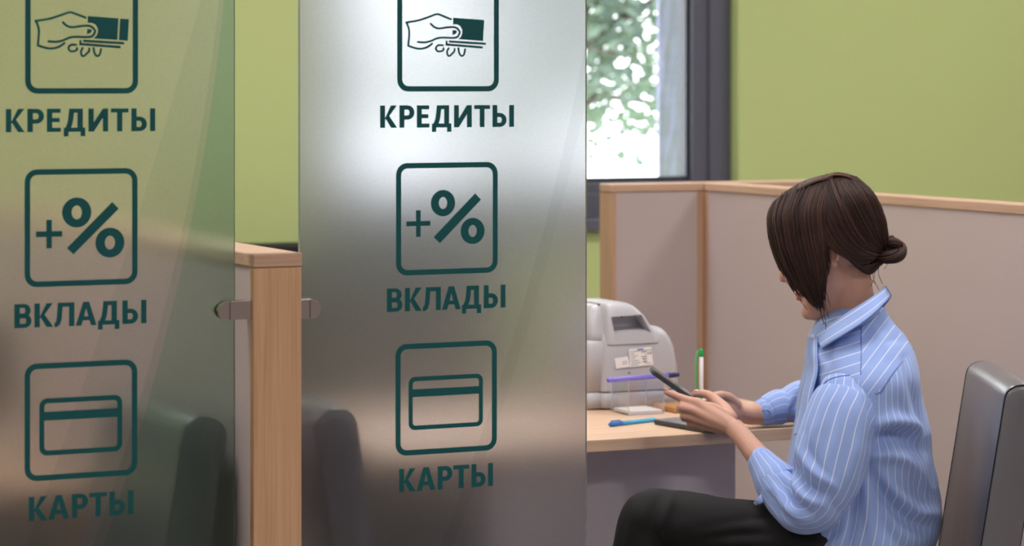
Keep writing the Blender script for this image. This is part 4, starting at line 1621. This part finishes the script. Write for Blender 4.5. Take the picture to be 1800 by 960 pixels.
def sput(o):
    o.parent = shirt
    return o


keys = [(1462, 1553, 538, .062, WD), (1447, 1560, 552, .075, WD), (1434, 1574, 570, .098, WD), (1425, 1592, 590, .135, WD), (1420, 1604, 615, .172, WD), (1416, 1612, 650, .205, WD), (1407, 1617, 690, .208, WD),
        (1399, 1627, 740, .203, WD), (1388, 1638, 800, .198, WD), (1376, 1647, 850, .196, WD), (1366, 1651, 890, .198, WD), (1352, 1647, 925, .205, WD), (1338, 1636, 962, .21, WD), (1335, 1634, 1010, .21, WD), (1340, 1632, 1030, .20, WD), (1345, 1625, 1045, .17, WD)]
rows = px_rings(keys, 12, 200)
STP = 1 / 17.5
def torso_face_uv(c, n):
    x, y, d = to_px(c)
    if Vector(n).dot(FWD) > -0.2:
        return None
    # yoke behind the shoulder seam
    if x > 1513 and (y - 690) < (x - 1540) * (612 - 690) / (1606 - 1540) and y < 700:
        return lambda px, py: (px * .80 + py * .60) * STP
    if x <= 1513 and y < 668:
        return lambda px, py: (px * .30 + py * .95) * STP
    if x < 1460:
        return lambda px, py: (px * .95 + py * .36) * STP
    return None
torso_folds = [
    ([(1540, 778), (1566, 764), (1592, 768), (1616, 792)], 14, -.026),
    ([(1538, 752), (1570, 742), (1600, 748), (1622, 764)], 14, .016),
    ([(1535, 800), (1570, 800), (1600, 815), (1622, 850)], 13, .014),
    ([(1526, 822), (1550, 862), (1582, 900), (1622, 930)], 13, -.020),
    ([(1540, 830), (1575, 870), (1610, 900), (1640, 905)], 12, .013),
    ([(1590, 628), (1602, 680), (1615, 730), (1636, 800), (1640, 850)], 6, -.007),
    ([(1578, 650), (1588, 700), (1604, 750)], 8, .006),
    ([(1600, 800), (1612, 850), (1622, 880)], 8, -.007),
    ([(1508, 850), (1500, 900), (1490, 955)], 9, -.010),
    ([(1524, 850), (1528, 910), (1536, 965)], 8, .008),
    ([(1545, 880), (1560, 930), (1590, 970)], 10, -.009),
    ([(1475, 930), (1450, 950), (1420, 962)], 9, -.008),
    ([(1445, 940), (1410, 948), (1370, 955)], 8, .006),
    ([(1420, 645), (1432, 690), (1420, 740)], 8, -.008),
    ([(1440, 620), (1450, 650), (1440, 680)], 8, .006),
    ([(1462, 600), (1452, 640), (1432, 700)], 6, -.005),
    ([(1540, 585), (1565, 620), (1580, 640)], 10, .004),
    ([(1530, 640), (1560, 600), (1590, 598)], 7, -.004),
]
o, TV, TN = grid('shirt_body', rows, lambda i, j: j / 200 * 66, M['shirt'], torso_folds, face_uv=torso_face_uv, noise_amp=.004, noise_scale=9)
sput(o)


def tube_rows(keys, k=10, nc=64):
    """keys: (px, py, depth, half width px, half depth m): a sleeve or trouser leg along a path"""
    pts = catmull(keys, k)
    C = [W(p[0], p[1], p[2]) for p in pts]
    rows = []
    for i, p in enumerate(pts):
        t = (C[min(i + 1, len(C) - 1)] - C[max(i - 1, 0)]).normalized()
        dp = (FWD - t * FWD.dot(t)).normalized()
        nrm = t.cross(dp).normalized()
        hw = p[3] * p[2] / FPX
        rows.append([C[i] + nrm * hw * math.cos(2 * math.pi * j / nc - math.pi / 2) - dp * p[4] * math.sin(2 * math.pi * j / nc - math.pi / 2) for j in range(nc)])
    return rows


sl_keys = [(1493, 670, 5.150, 45, .028), (1493, 683, 5.141, 51, .042), (1491, 704, 5.131, 58, .053), (1480, 735, 5.110, 64, .059), (1466, 790, 5.097, 68, .061), (1452, 845, 5.088, 61, .060), (1433, 886, 5.090, 50, .055), (1407, 893, 5.105, 44, .050), (1384, 872, 5.125, 42, .047), (1364, 850, 5.145, 37, .043), (1352, 835, 5.16, 33, .038)]
sl_folds = [
    ([(1392, 815), (1412, 850), (1448, 872)], 8, -.012),
    ([(1388, 838), (1412, 872), (1444, 888)], 8, .007),
    ([(1372, 845), (1392, 880), (1425, 905)], 7, -.009),
    ([(1362, 858), (1380, 890), (1410, 915)], 7, .006),
    ([(1352, 870), (1368, 898), (1392, 920)], 6, -.006),
    ([(1402, 790), (1430, 830), (1470, 858)], 8, .007),
    ([(1415, 760), (1425, 800), (1455, 840)], 8, -.005),
    ([(1455, 690), (1440, 740), (1420, 780)], 8, .004),
    ([(1528, 700), (1532, 760), (1515, 830)], 9, -.006),
    ([(1505, 690), (1512, 760), (1495, 840)], 10, .004),
    ([(1470, 680), (1462, 740), (1445, 800)], 8, -.004),
    ([(1480, 905), (1460, 880), (1450, 850)], 8, -.006),
]
rows = tube_rows(sl_keys, 14, 96)
o, SV, SN_ = grid('sleeve', rows, lambda i, j: j / 96 * 21, M['shirt'], sl_folds, noise_amp=.003, noise_scale=14)
sput(o)
# seam at the armhole and yoke
def surf_line(poly, V, N, name, off=.0006, r=.0011):
    P_ = V.reshape(-1, 3) - np.array((0, 0, EYE))
    d = P_ @ np.array(FWD)
    X = 900 + FPX * (P_ @ np.array(RIGHT)) / d
    Y = HORIZON - FPX * P_[:, 2] / d
    NF = N.reshape(-1, 3)
    ok = (NF @ np.array(FWD)) < 0.2
    pts = []
    for p in catmull(poly, 10):
        dd = np.hypot(X - p[0], Y - p[1]) + np.where(ok, 0, 1e6)
        idx = np.argsort(dd)[:4]
        wgt = 1 / (dd[idx] + .3)
        dep = (d[idx] * wgt).sum() / wgt.sum()
        pts.append(W(p[0], p[1], dep - off))
    return sput(MB().tube(pts, r, 6).build(name, M['seam_blue'], smooth=True))
surf_line([(1442, 682), (1458, 667), (1490, 660), (1520, 665), (1540, 690)], SV, SN_, 'armhole_seam', .001)
surf_line([(1538, 692), (1548, 688), (1570, 656), (1606, 612)], TV, TN, 'yoke_seam')
surf_line([(1514, 572), (1514, 615), (1513, 658)], TV, TN, 'shoulder_seam')

# rolled cuff: outer wall, rolled lip and inner wall
def cuff(keys, nc, stripes, name):
    rows = tube_rows(keys, 6, nc)
    o, _, _ = grid(name, rows, lambda i, j: j / nc * stripes, M['shirt'])
    return sput(o)
cuff([(1372, 857, 5.142, 34, .038), (1370, 854, 5.145, 40, .046), (1362, 845, 5.152, 38.5, .045), (1350, 828, 5.168, 31, .038), (1339, 812, 5.184, 25.5, .033), (1337, 809, 5.187, 23.5, .031), (1339, 812, 5.184, 22, .029), (1352, 830, 5.165, 22, .028)], 64, 16, 'cuff')
flap = MB()
fl = [W(1345, 880, 5.115), W(1330, 862, 5.125), W(1322, 884, 5.118), W(1327, 889, 5.112)]
flap.rings([[p for p in fl], [p + FWD * .002 for p in fl]])
fo_, _, _ = grid('cuff_tip', [[W(1341 + 4 * t, 866 + 15 * t, 5.112 + .01 * (1 - t)), W(1333 + 4 * t, 874 + 12 * t, 5.112), W(1324 + 4 * t, 884 + 4.5 * t, 5.118)] for t in (0, .33, .66, 1)], lambda i, j: j * .8, M['shirt'], closed=False, thick=.0025)
sput(fo_)

# far sleeve and cuff resting on the desk
rows = tube_rows([(1515, 650, 5.47, 46, .05), (1512, 690, 5.53, 44, .05), (1490, 706, 5.64, 36, .045), (1440, 702, 5.645, 37, .042), (1405, 707, 5.638, 37, .040), (1380, 714, 5.63, 30, .036), (1362, 718, 5.622, 27.5, .034)], 10, 64)
o, _, _ = grid('sleeve', rows, lambda i, j: j / 64 * 18, M['shirt'], [([(1420, 680), (1405, 700), (1385, 735)], 6, -.007), ([(1400, 672), (1392, 700), (1375, 730)], 5, .005), ([(1435, 690), (1420, 715), (1400, 742)], 6, .005)], noise_amp=.002, noise_scale=16)
sput(o)
cuff([(1372, 718, 5.626, 26, .03), (1371, 715.5, 5.626, 31, .037), (1362, 717.5, 5.621, 30, .036), (1348, 722.5, 5.613, 26, .034), (1344, 724, 5.610, 25, .033), (1342, 724.5, 5.609, 23.5, .031), (1345, 725.5, 5.610, 22.5, .029), (1360, 722, 5.62, 22.5, .028)], 64, 14, 'cuff')

# collar: stand inside, folded leaf outside
fold_near = [(1556, 503, 5.300), (1552, 508, 5.262), (1530, 523, 5.232), (1500, 542, 5.222), (1465, 564, 5.228), (1440, 580, 5.246), (1431, 586, 5.262)]
low_near = [(1566, 520, 5.300), (1560, 528, 5.236), (1536, 550, 5.170), (1508, 571, 5.146), (1478, 590, 5.150), (1458, 603, 5.168), (1444, 613, 5.190)]
stand_near = [(1548, 548, 5.300), (1545, 552, 5.240), (1520, 570, 5.205), (1495, 580, 5.200), (1460, 598, 5.215), (1436, 606, 5.245), (1422, 598, 5.275)]
def mirror(l):
    return [(x + (WD - d) * 230 * min(1, max(0, (1545 - x) / 50)), y + (WD - d) * 50, 2 * WD - d) for (x, y, d) in l]
def leaf(fold, low, name, off):
    F_, L_ = catmull(fold, 10), catmull(low, 10)
    rows = []
    for k in range(9):
        t = k / 8
        rows.append([])
        for a, b_ in zip(F_, L_):
            q = np.array(a) * (1 - t) + np.array(b_) * t
            bow = math.sin(math.pi * t) * .004
            rows[-1].append(W(q[0], q[1], q[2] - (bow if q[2] < WD else -bow)))
    o, _, _ = grid(name, rows, lambda i, j: (j * .045 + i * .012) * 1.6 + off, M['shirt'], closed=False, thick=.0022)
    # stripes run along the leaf
    ul = o.data.uv_layers[0]
    k = 0
    nc = len(rows[0])
    for i in range(8):
        for j in range(nc - 1):
            for (a, bb) in ((i, j), (i, j + 1), (i + 1, j + 1), (i + 1, j)):
                ul.data[k].uv = (a / 8 * 1.9 + off, 0)
                k += 1
    return sput(o)
leaf(fold_near, low_near, 'collar', .1)
leaf(mirror(fold_near), mirror(low_near), 'collar', .1)
leaf(fold_near, stand_near, 'collar_stand', .3)
leaf(mirror(fold_near), mirror(stand_near), 'collar_stand', .3)
# front placket under the collar with a button, and a pocket edge
rows = []
for (x, y, d) in catmull([(1421, 592, 5.262), (1420, 620, 5.235), (1421, 650, 5.22), (1412, 690, 5.21), (1405, 730, 5.205), (1396, 765, 5.21)], 8):
    rows.append([W(x, y, d + .03), W(x + 2, y, d), W(x + 9, y + 1, d - .022), W(x + 17, y + 2, d - .036)])
o, _, _ = grid('placket', rows, lambda i, j: j * .55 + .2, M['shirt'], closed=False, thick=.002)
sput(o)
for (x, y, d) in ((1429, 592, 5.232), (1378, 925, 5.20), (1356, 952, 5.20)):
    sput(MB().ball(W(x, y, d), (.0045, .0018, .0045), 8, axes=(RIGHT, FWD, UP)).build('button', M['button'], smooth=True))

# trousers and shoes
tr = empty('trousers', (0, 0, 0))
wput(tr)
def leg(keys, folds, name):
    rows = tube_rows(keys, 12, 72)
    o, _, _ = grid(name, rows, lambda i, j: 0, M['trousers'], folds, noise_amp=.003, noise_scale=12)
    o.parent = tr
leg([(1530, 975, 5.22, 66, .085), (1460, 965, 5.20, 72, .085), (1380, 949, 5.18, 62, .078), (1280, 934, 5.165, 58, .070), (1190, 917, 5.155, 55, .064), (1150, 912, 5.15, 53, .062), (1134, 930, 5.15, 50, .060), (1122, 975, 5.15, 47, .058), (1103, 1060, 5.15, 44, .055), (1070, 1170, 5.15, 41, .052), (1045, 1270, 5.15, 38, .048)],
    [([(1165, 870), (1150, 900), (1135, 960)], 9, -.006), ([(1180, 880), (1165, 915), (1150, 970)], 9, .005), ([(1360, 905), (1300, 915), (1230, 930)], 9, -.004), ([(1240, 950), (1290, 940), (1350, 938)], 8, -.008), ([(1118, 880), (1110, 920), (1098, 960)], 7, .004)], 'trouser_leg')
leg([(1530, 978, 5.38, 58, .08), (1450, 980, 5.37, 57, .075), (1350, 985, 5.36, 55, .068), (1240, 988, 5.355, 55, .062), (1180, 990, 5.35, 52, .06), (1162, 1020, 5.35, 48, .058), (1150, 1110, 5.35, 44, .054), (1138, 1250, 5.35, 40, .05), (1130, 1375, 5.35, 37, .047)], [], 'trouser_leg')
seatmb = MB().ball(W(1530, 985, 5.30), (.105, .16, .068), 20, axes=(RIGHT, FWD, UP))
o = seatmb.build('trouser_seat', M['trousers'], smooth=True); o.parent = tr
def shoe(c, dirv, pitch):
    d = Vector(dirv).normalized()
    f = d * math.cos(pitch) - UP * math.sin(pitch)
    u = UP * math.cos(pitch) + d * math.sin(pitch)
    s = f.cross(u)
    rings = []
    for x, w_, h0, h1 in ((-.07, .012, .01, .05), (-.065, .026, .0, .075), (-.03, .034, .0, .085), (.02, .036, .0, .075), (.07, .042, 0, .055), (.12, .042, 0, .042), (.15, .033, .002, .034), (.168, .016, .008, .026)):
        rings.append([c + f * x + s * w_ * math.cos(2 * math.pi * j / 20) + u * ((h0 + h1) / 2 + (h1 - h0) / 2 * math.sin(2 * math.pi * j / 20)) for j in range(20)])
    wput(MB().rings(rings).build('shoe', M['shoe'], smooth=True))
a1 = W(1128, 1385, 5.35)
shoe(Vector((a1.x, a1.y, .001)), -RIGHT, 0)
a2 = W(1043, 1275, 5.15)
shoe(Vector((a2.x, a2.y, a2.z - .06)) - RIGHT * .01, -RIGHT, R(38))


# ---------------------------------------------------------------- hair
random.seed(21)
hairmb_v, hairmb_f, hair_u = [], [], []
def lock(pts, r, val, n=5, flat=1.0):
    mb = MB().tube(pts, r, n, cap=False)
    b = len(hairmb_v)
    hairmb_v.extend(mb.v)
    for f in mb.f:
        hairmb_f.append(tuple(b + i for i in f))
        hair_u.extend([val] * len(f))


HCX, HCY = 1455, 398
def cap_mesh():
    """closed shell of hair on the skull; below the hairline it is tucked under the skin"""
    nlat, nlon = 48, 64
    c = W(HCX, HCY, WD)
    tilt = R(0)
    e1 = RIGHT * math.cos(tilt) - UP * math.sin(tilt)
    e2 = UP * math.cos(tilt) + RIGHT * math.sin(tilt)
    pxm = WD / FPX
    rings = []
    hl = [(1345, 400), (1362, 440), (1400, 470), (1440, 468), (1455, 450), (1464, 438), (1486, 446), (1500, 464), (1520, 478), (1548, 470), (1575, 440)]
    for i in range(1, nlat):
        th = math.pi * i / nlat
        rg = []
        for j in range(nlon):
            ph_ = 2 * math.pi * j / nlon
            v = e2 * math.cos(th) * 88.5 * pxm + (e1 * math.cos(ph_) * 99 * pxm + FWD * math.sin(ph_) * .085) * math.sin(th)
            p = c + v
            x, y, d = to_px(p)
            yl = np.interp(x, [q[0] for q in hl], [q[1] for q in hl])
            if y > yl:
                k = min(1, (y - yl) / 12.0)
                p = c + v * (1 - .25 * k)
            rg.append(p)
        rings.append(rg)
    mb = MB().rings(rings)
    b = len(hairmb_v)
    hairmb_v.extend(mb.v)
    for f in mb.f:
        hairmb_f.append(tuple(b + i for i in f))
        hair_u.extend([.15] * len(f))
cap_mesh()


def family(guides, count, r0, mir=False, jit=2.0, vals=(0.0, .75), tend=.82):
    G = []
    for g in guides:
        c_ = np.array(catmull(g, 8))
        ln = np.concatenate(([0], np.cumsum(np.hypot(np.diff(c_[:, 0]), np.diff(c_[:, 1])) + np.abs(np.diff(c_[:, 2])) * 400)))
        tq = np.linspace(0, ln[-1], 38)
        G.append(np.stack([np.interp(tq, ln, c_[:, k]) for k in range(3)], 1))
    for _ in range(count):
        s = random.uniform(0, len(G) - 1.0001)
        k = int(s)
        f = s - k
        q = G[k] * (1 - f) + G[k + 1] * f
        jx, jy, jd = random.gauss(0, jit), random.gauss(0, jit * .5), random.uniform(-.0035, .001)
        wob = random.uniform(-1.5, 1.5)
        ph_ = random.uniform(0, 6)
        pts = []
        n = len(q)
        t0 = random.uniform(0, .12)
        t1 = random.uniform(tend, 1.0)
        for i in range(n):
            t = i / (n - 1)
            if t < t0 or t > t1:
                continue
            d = q[i][2] + jd * min(1, 4 * t + .2)
            if mir:
                d = 2 * WD - d
            pts.append(W(q[i][0] + jx + wob * math.sin(5 * t + ph_), q[i][1] + jy, d))
        m = len(pts)
        if m < 4:
            continue
        rr = [r0 * random.uniform(.8, 1.2) * (.35 + .65 * math.sin(math.pi * min(1, max(0.03, (i + .6) / m))) ** .5) for i in range(m)]
        rr[-1] = r0 * .12
        lock(pts, rr, random.uniform(*vals), 5)


curtain = [
    [(1366, 354, 5.305), (1358, 364, 5.285), (1353, 384, 5.268), (1356, 418, 5.252), (1368, 455, 5.247), (1386, 492, 5.247), (1404, 520, 5.250)],
    [(1384, 336, 5.302), (1374, 349, 5.272), (1363, 384, 5.240), (1370, 428, 5.223), (1386, 468, 5.219), (1408, 508, 5.223), (1425, 535, 5.232)],
    [(1408, 320, 5.300), (1400, 336, 5.262), (1386, 376, 5.221), (1391, 430, 5.210), (1406, 475, 5.207), (1426, 522, 5.213), (1441, 553, 5.226)],
    [(1431, 311, 5.297), (1424, 329, 5.252), (1409, 372, 5.213), (1413, 425, 5.204), (1424, 470, 5.202), (1438, 518, 5.208), (1448, 556, 5.222)],
    [(1452, 306, 5.295), (1446, 324, 5.248), (1432, 368, 5.210), (1436, 415, 5.204), (1444, 455, 5.202), (1447, 500, 5.206), (1446, 535, 5.215)],
    [(1468, 305, 5.294), (1462, 324, 5.245), (1451, 366, 5.210), (1449, 412, 5.205), (1453, 442, 5.204), (1456, 466, 5.205), (1450, 490, 5.208)]]
family(curtain, 520, .0015, jit=2.4, tend=.66)
family(curtain, 240, .0016, mir=True, jit=2.2, tend=.7)
sweep = [
    [(1440, 312, 5.290), (1436, 330, 5.242), (1440, 385, 5.209), (1456, 428, 5.205), (1482, 449, 5.211), (1512, 462, 5.228), (1546, 454, 5.265)],
    [(1452, 307, 5.292), (1448, 326, 5.243), (1456, 375, 5.209), (1478, 420, 5.210), (1505, 445, 5.220), (1530, 452, 5.240), (1548, 449, 5.266)],
    [(1465, 304, 5.292), (1464, 320, 5.246), (1478, 358, 5.211), (1500, 402, 5.214), (1522, 430, 5.233), (1540, 442, 5.252), (1550, 446, 5.268)],
    [(1480, 304, 5.295), (1486, 318, 5.250), (1508, 348, 5.222), (1528, 388, 5.232), (1541, 418, 5.250), (1549, 434, 5.262), (1553, 444, 5.272)],
    [(1494, 307, 5.275), (1526, 340, 5.246), (1545, 380, 5.252), (1553, 410, 5.262), (1556, 428, 5.270), (1556, 442, 5.276)],
    [(1500, 308, 5.296), (1533, 340, 5.290), (1552, 380, 5.288), (1558, 410, 5.288), (1559, 428, 5.288), (1558, 442, 5.288)]]
family(sweep, 620, .0016, jit=1.4)
family(sweep, 420, .0016, mir=True, jit=1.4)
nape = [
    [(1478, 440, 5.208), (1496, 458, 5.214), (1514, 470, 5.230), (1532, 466, 5.252), (1548, 455, 5.270)],
    [(1492, 456, 5.215), (1506, 468, 5.226), (1520, 478, 5.244), (1535, 471, 5.262), (1550, 457, 5.276)],
    [(1504, 466, 5.232), (1516, 476, 5.248), (1528, 481, 5.268), (1540, 472, 5.280), (1552, 458, 5.286)]]
family(nape, 150, .0014, jit=1.2, vals=(0, .4))
family(nape, 110, .0014, mir=True, jit=1.2, vals=(0, .4))
# hair over the forehead and crown; back light painted in as redder tones
crown = [
    [(1467, 312, 5.250), (1431, 322, 5.250), (1401, 338, 5.258), (1373, 358, 5.272), (1355, 376, 5.280)],
    [(1461, 308, 5.270), (1429, 317, 5.275), (1397, 333, 5.282), (1369, 355, 5.290), (1352, 375, 5.295)],
    [(1461, 307, 5.300), (1429, 315, 5.305), (1395, 331, 5.308), (1367, 353, 5.312), (1352, 373, 5.312)],
    [(1461, 309, 5.335), (1429, 318, 5.338), (1397, 334, 5.340), (1369, 358, 5.336), (1355, 378, 5.332)]]
family(crown, 160, .0013, jit=1.6, vals=(.5, 1.0))
top = [
    [(1440, 318, 5.255), (1468, 309, 5.258), (1502, 318, 5.262), (1528, 346, 5.262), (1546, 382, 5.268), (1554, 415, 5.272)],
    [(1440, 314, 5.280), (1470, 306, 5.283), (1504, 315, 5.285), (1532, 343, 5.285), (1550, 380, 5.287), (1557, 415, 5.288)],
    [(1440, 314, 5.310), (1470, 305, 5.313), (1505, 314, 5.315), (1533, 343, 5.315), (1551, 380, 5.312), (1558, 415, 5.308)],
    [(1440, 316, 5.340), (1468, 307, 5.340), (1502, 316, 5.340), (1530, 346, 5.338), (1547, 382, 5.33), (1555, 415, 5.325)]]
family(top, 300, .0015, jit=1.2, vals=(.25, 1.0))
# thin loose wisps
for gx0, gy0, gx1, gy1, dd in ((1441, 545, 1454, 575, 5.225), (1437, 535, 1447, 572, 5.228), (1444, 540, 1452, 583, 5.22), (1452, 470, 1460, 540, 5.205), (1455, 480, 1449, 550, 5.207), (1450, 500, 1457, 560, 5.21), (1532, 474, 1546, 512, 5.25), (1538, 470, 1530, 505, 5.245), (1545, 466, 1552, 500, 5.27), (1528, 480, 1540, 500, 5.255), (1352, 378, 1350, 420, 5.275), (1560, 462, 1553, 474, 5.27), (1405, 515, 1420, 545, 5.24), (1380, 480, 1398, 518, 5.248), (1460, 440, 1450, 520, 5.203), (1456, 440, 1440, 530, 5.204)):
    mx_ = (gx0 + gx1) / 2 + random.uniform(-5, 5)
    pts = [W(*p) for p in catmull([(gx0, gy0, dd), (mx_, (gy0 + gy1) / 2, dd - .002), (gx1, gy1, dd)], 6)]
    lock(pts, [.0006] * (len(pts) - 1) + [.0002], .3, 4)


def link_hair(name, parent=None):
    me = bpy.data.meshes.new(name)
    me.from_pydata([tuple(v) for v in hairmb_v], [], hairmb_f)
    ul = me.uv_layers.new(name='UVMap')
    flat_ = []
    for v in hair_u:
        flat_.extend((v, 0.0))
    ul.data.foreach_set('uv', flat_)
    me.materials.append(M['hair'])
    me.polygons.foreach_set('use_smooth', [True] * len(me.polygons))
    me.update()
    o = bpy.data.objects.new(name, me)
    COL.objects.link(o)
    hairmb_v.clear(); hairmb_f.clear(); hair_u.clear()
    return o
rt = MB().ball(W(1541, 455, 5.284), (.016, .018, .016), 10, axes=(RIGHT, FWD, UP))
b_ = len(hairmb_v)
hairmb_v.extend(rt.v)
for f in rt.f:
    hairmb_f.append(tuple(b_ + i for i in f)); hair_u.extend([.1] * len(f))
hair = wput(link_hair('hair'))
hair['label'] = 'dark brown hair gathered in a low bun'
# bun: two twisted loops of strands
def bundle(path, R0, count, vals):
    pts = catmull(path, 8)
    C = [W(*p) for p in pts]
    m = len(C)
    for q in range(count):
        a0 = 2 * math.pi * q / count + random.uniform(-.2, .2)
        tw = 2.2
        out = []
        for i in range(m):
            t = (C[min(i + 1, m - 1)] - C[max(i - 1, 0)]).normalized()
            dp = (FWD - t * FWD.dot(t)).normalized()
            nr = t.cross(dp)
            a = a0 + tw * i / m
            Rr = R0 * (.7 + .3 * math.sin(math.pi * (i + .5) / m))
            out.append(C[i] + nr * Rr * math.cos(a) + dp * Rr * math.sin(a))
        lock(out, [.0026 * (.6 + .4 * math.sin(math.pi * (i + .5) / m)) for i in range(m)], random.uniform(*vals), 5)
    mb = MB().tube(C, R0 * .86, 10)
    b = len(hairmb_v)
    hairmb_v.extend(mb.v)
    for f in mb.f:
        hairmb_f.append(tuple(b + i for i in f)); hair_u.extend([.1] * len(f))
bundle([(1536, 447, 5.278), (1552, 452, 5.268), (1568, 452, 5.262), (1580, 447, 5.270), (1583, 436, 5.288), (1576, 428, 5.305)], .0112, 22, (.25, .85))
bundle([(1548, 444, 5.300), (1556, 430, 5.292), (1566, 427, 5.280), (1577, 430, 5.276), (1581, 440, 5.284)], .0095, 18, (.3, .95))
bundle([(1548, 436, 5.315), (1560, 440, 5.325), (1574, 442, 5.320), (1580, 444, 5.30)], .011, 16, (0, .6))
bundle([(1562, 424, 5.290), (1567, 420, 5.296), (1572, 426, 5.305)], .005, 10, (.2, .8))
bun = link_hair('bun')
bun.parent = hair

# ---------------------------------------------------------------- the phone in her hands
phn = empty('phone', W(1200, 685, 5.39))
tag(phn, 'black smartphone held in the hands of the woman', 'phone')
pa_, pb_ = W(1144.5, 649, 5.398), W(1248, 722, 5.398)
lx_ = (pb_ - pa_).normalized()
ny_ = FWD.cross(lx_).normalized()
if ny_.z < 0:
    ny_ = -ny_
wx_ = lx_.cross(ny_).normalized()
if wx_.dot(FWD) < 0:
    wx_ = -wx_
Lp = (pb_ - pa_).length
def pbox(x0, x1, y0, y1, r, za, zb, k=6):
    return [[pa_ + lx_ * q[0] + wx_ * q[1] + ny_ * z for q in rrect(x0, x1, y0, y1, r, k)] for z in (za, zb)]
def pin(o):
    o.location = -phn.location
    return o
pin(MB().rings(pbox(0, Lp, -.036, .036, .010, -.0055, .0045)).build('phone_body', M['dark_plastic'], phn, bevel=.0022, segs=3))
def screen_mat():
    m, nt, p = new_mat('phone_screen')
    p.inputs['Base Color'].default_value = lin(70, 70, 76)
    p.inputs['Roughness'].default_value = 0.12
    p.inputs['Emission Color'].default_value = lin(120, 120, 128)
    p.inputs['Emission Strength'].default_value = 0.25
    return m
M['screen'] = screen_mat()
M['screen_green'] = plain('screen_green', lin(30, 120, 96), 0.2)
pin(MB().rings(pbox(.004, Lp - .004, -.0335, .0335, .008, .0046, .0050)).build('screen', M['screen'], phn))
pin(MB().rings(pbox(.055, .064, -.030, .030, .002, .0051, .0053)).build('screen_banner', M['screen_green'], phn))
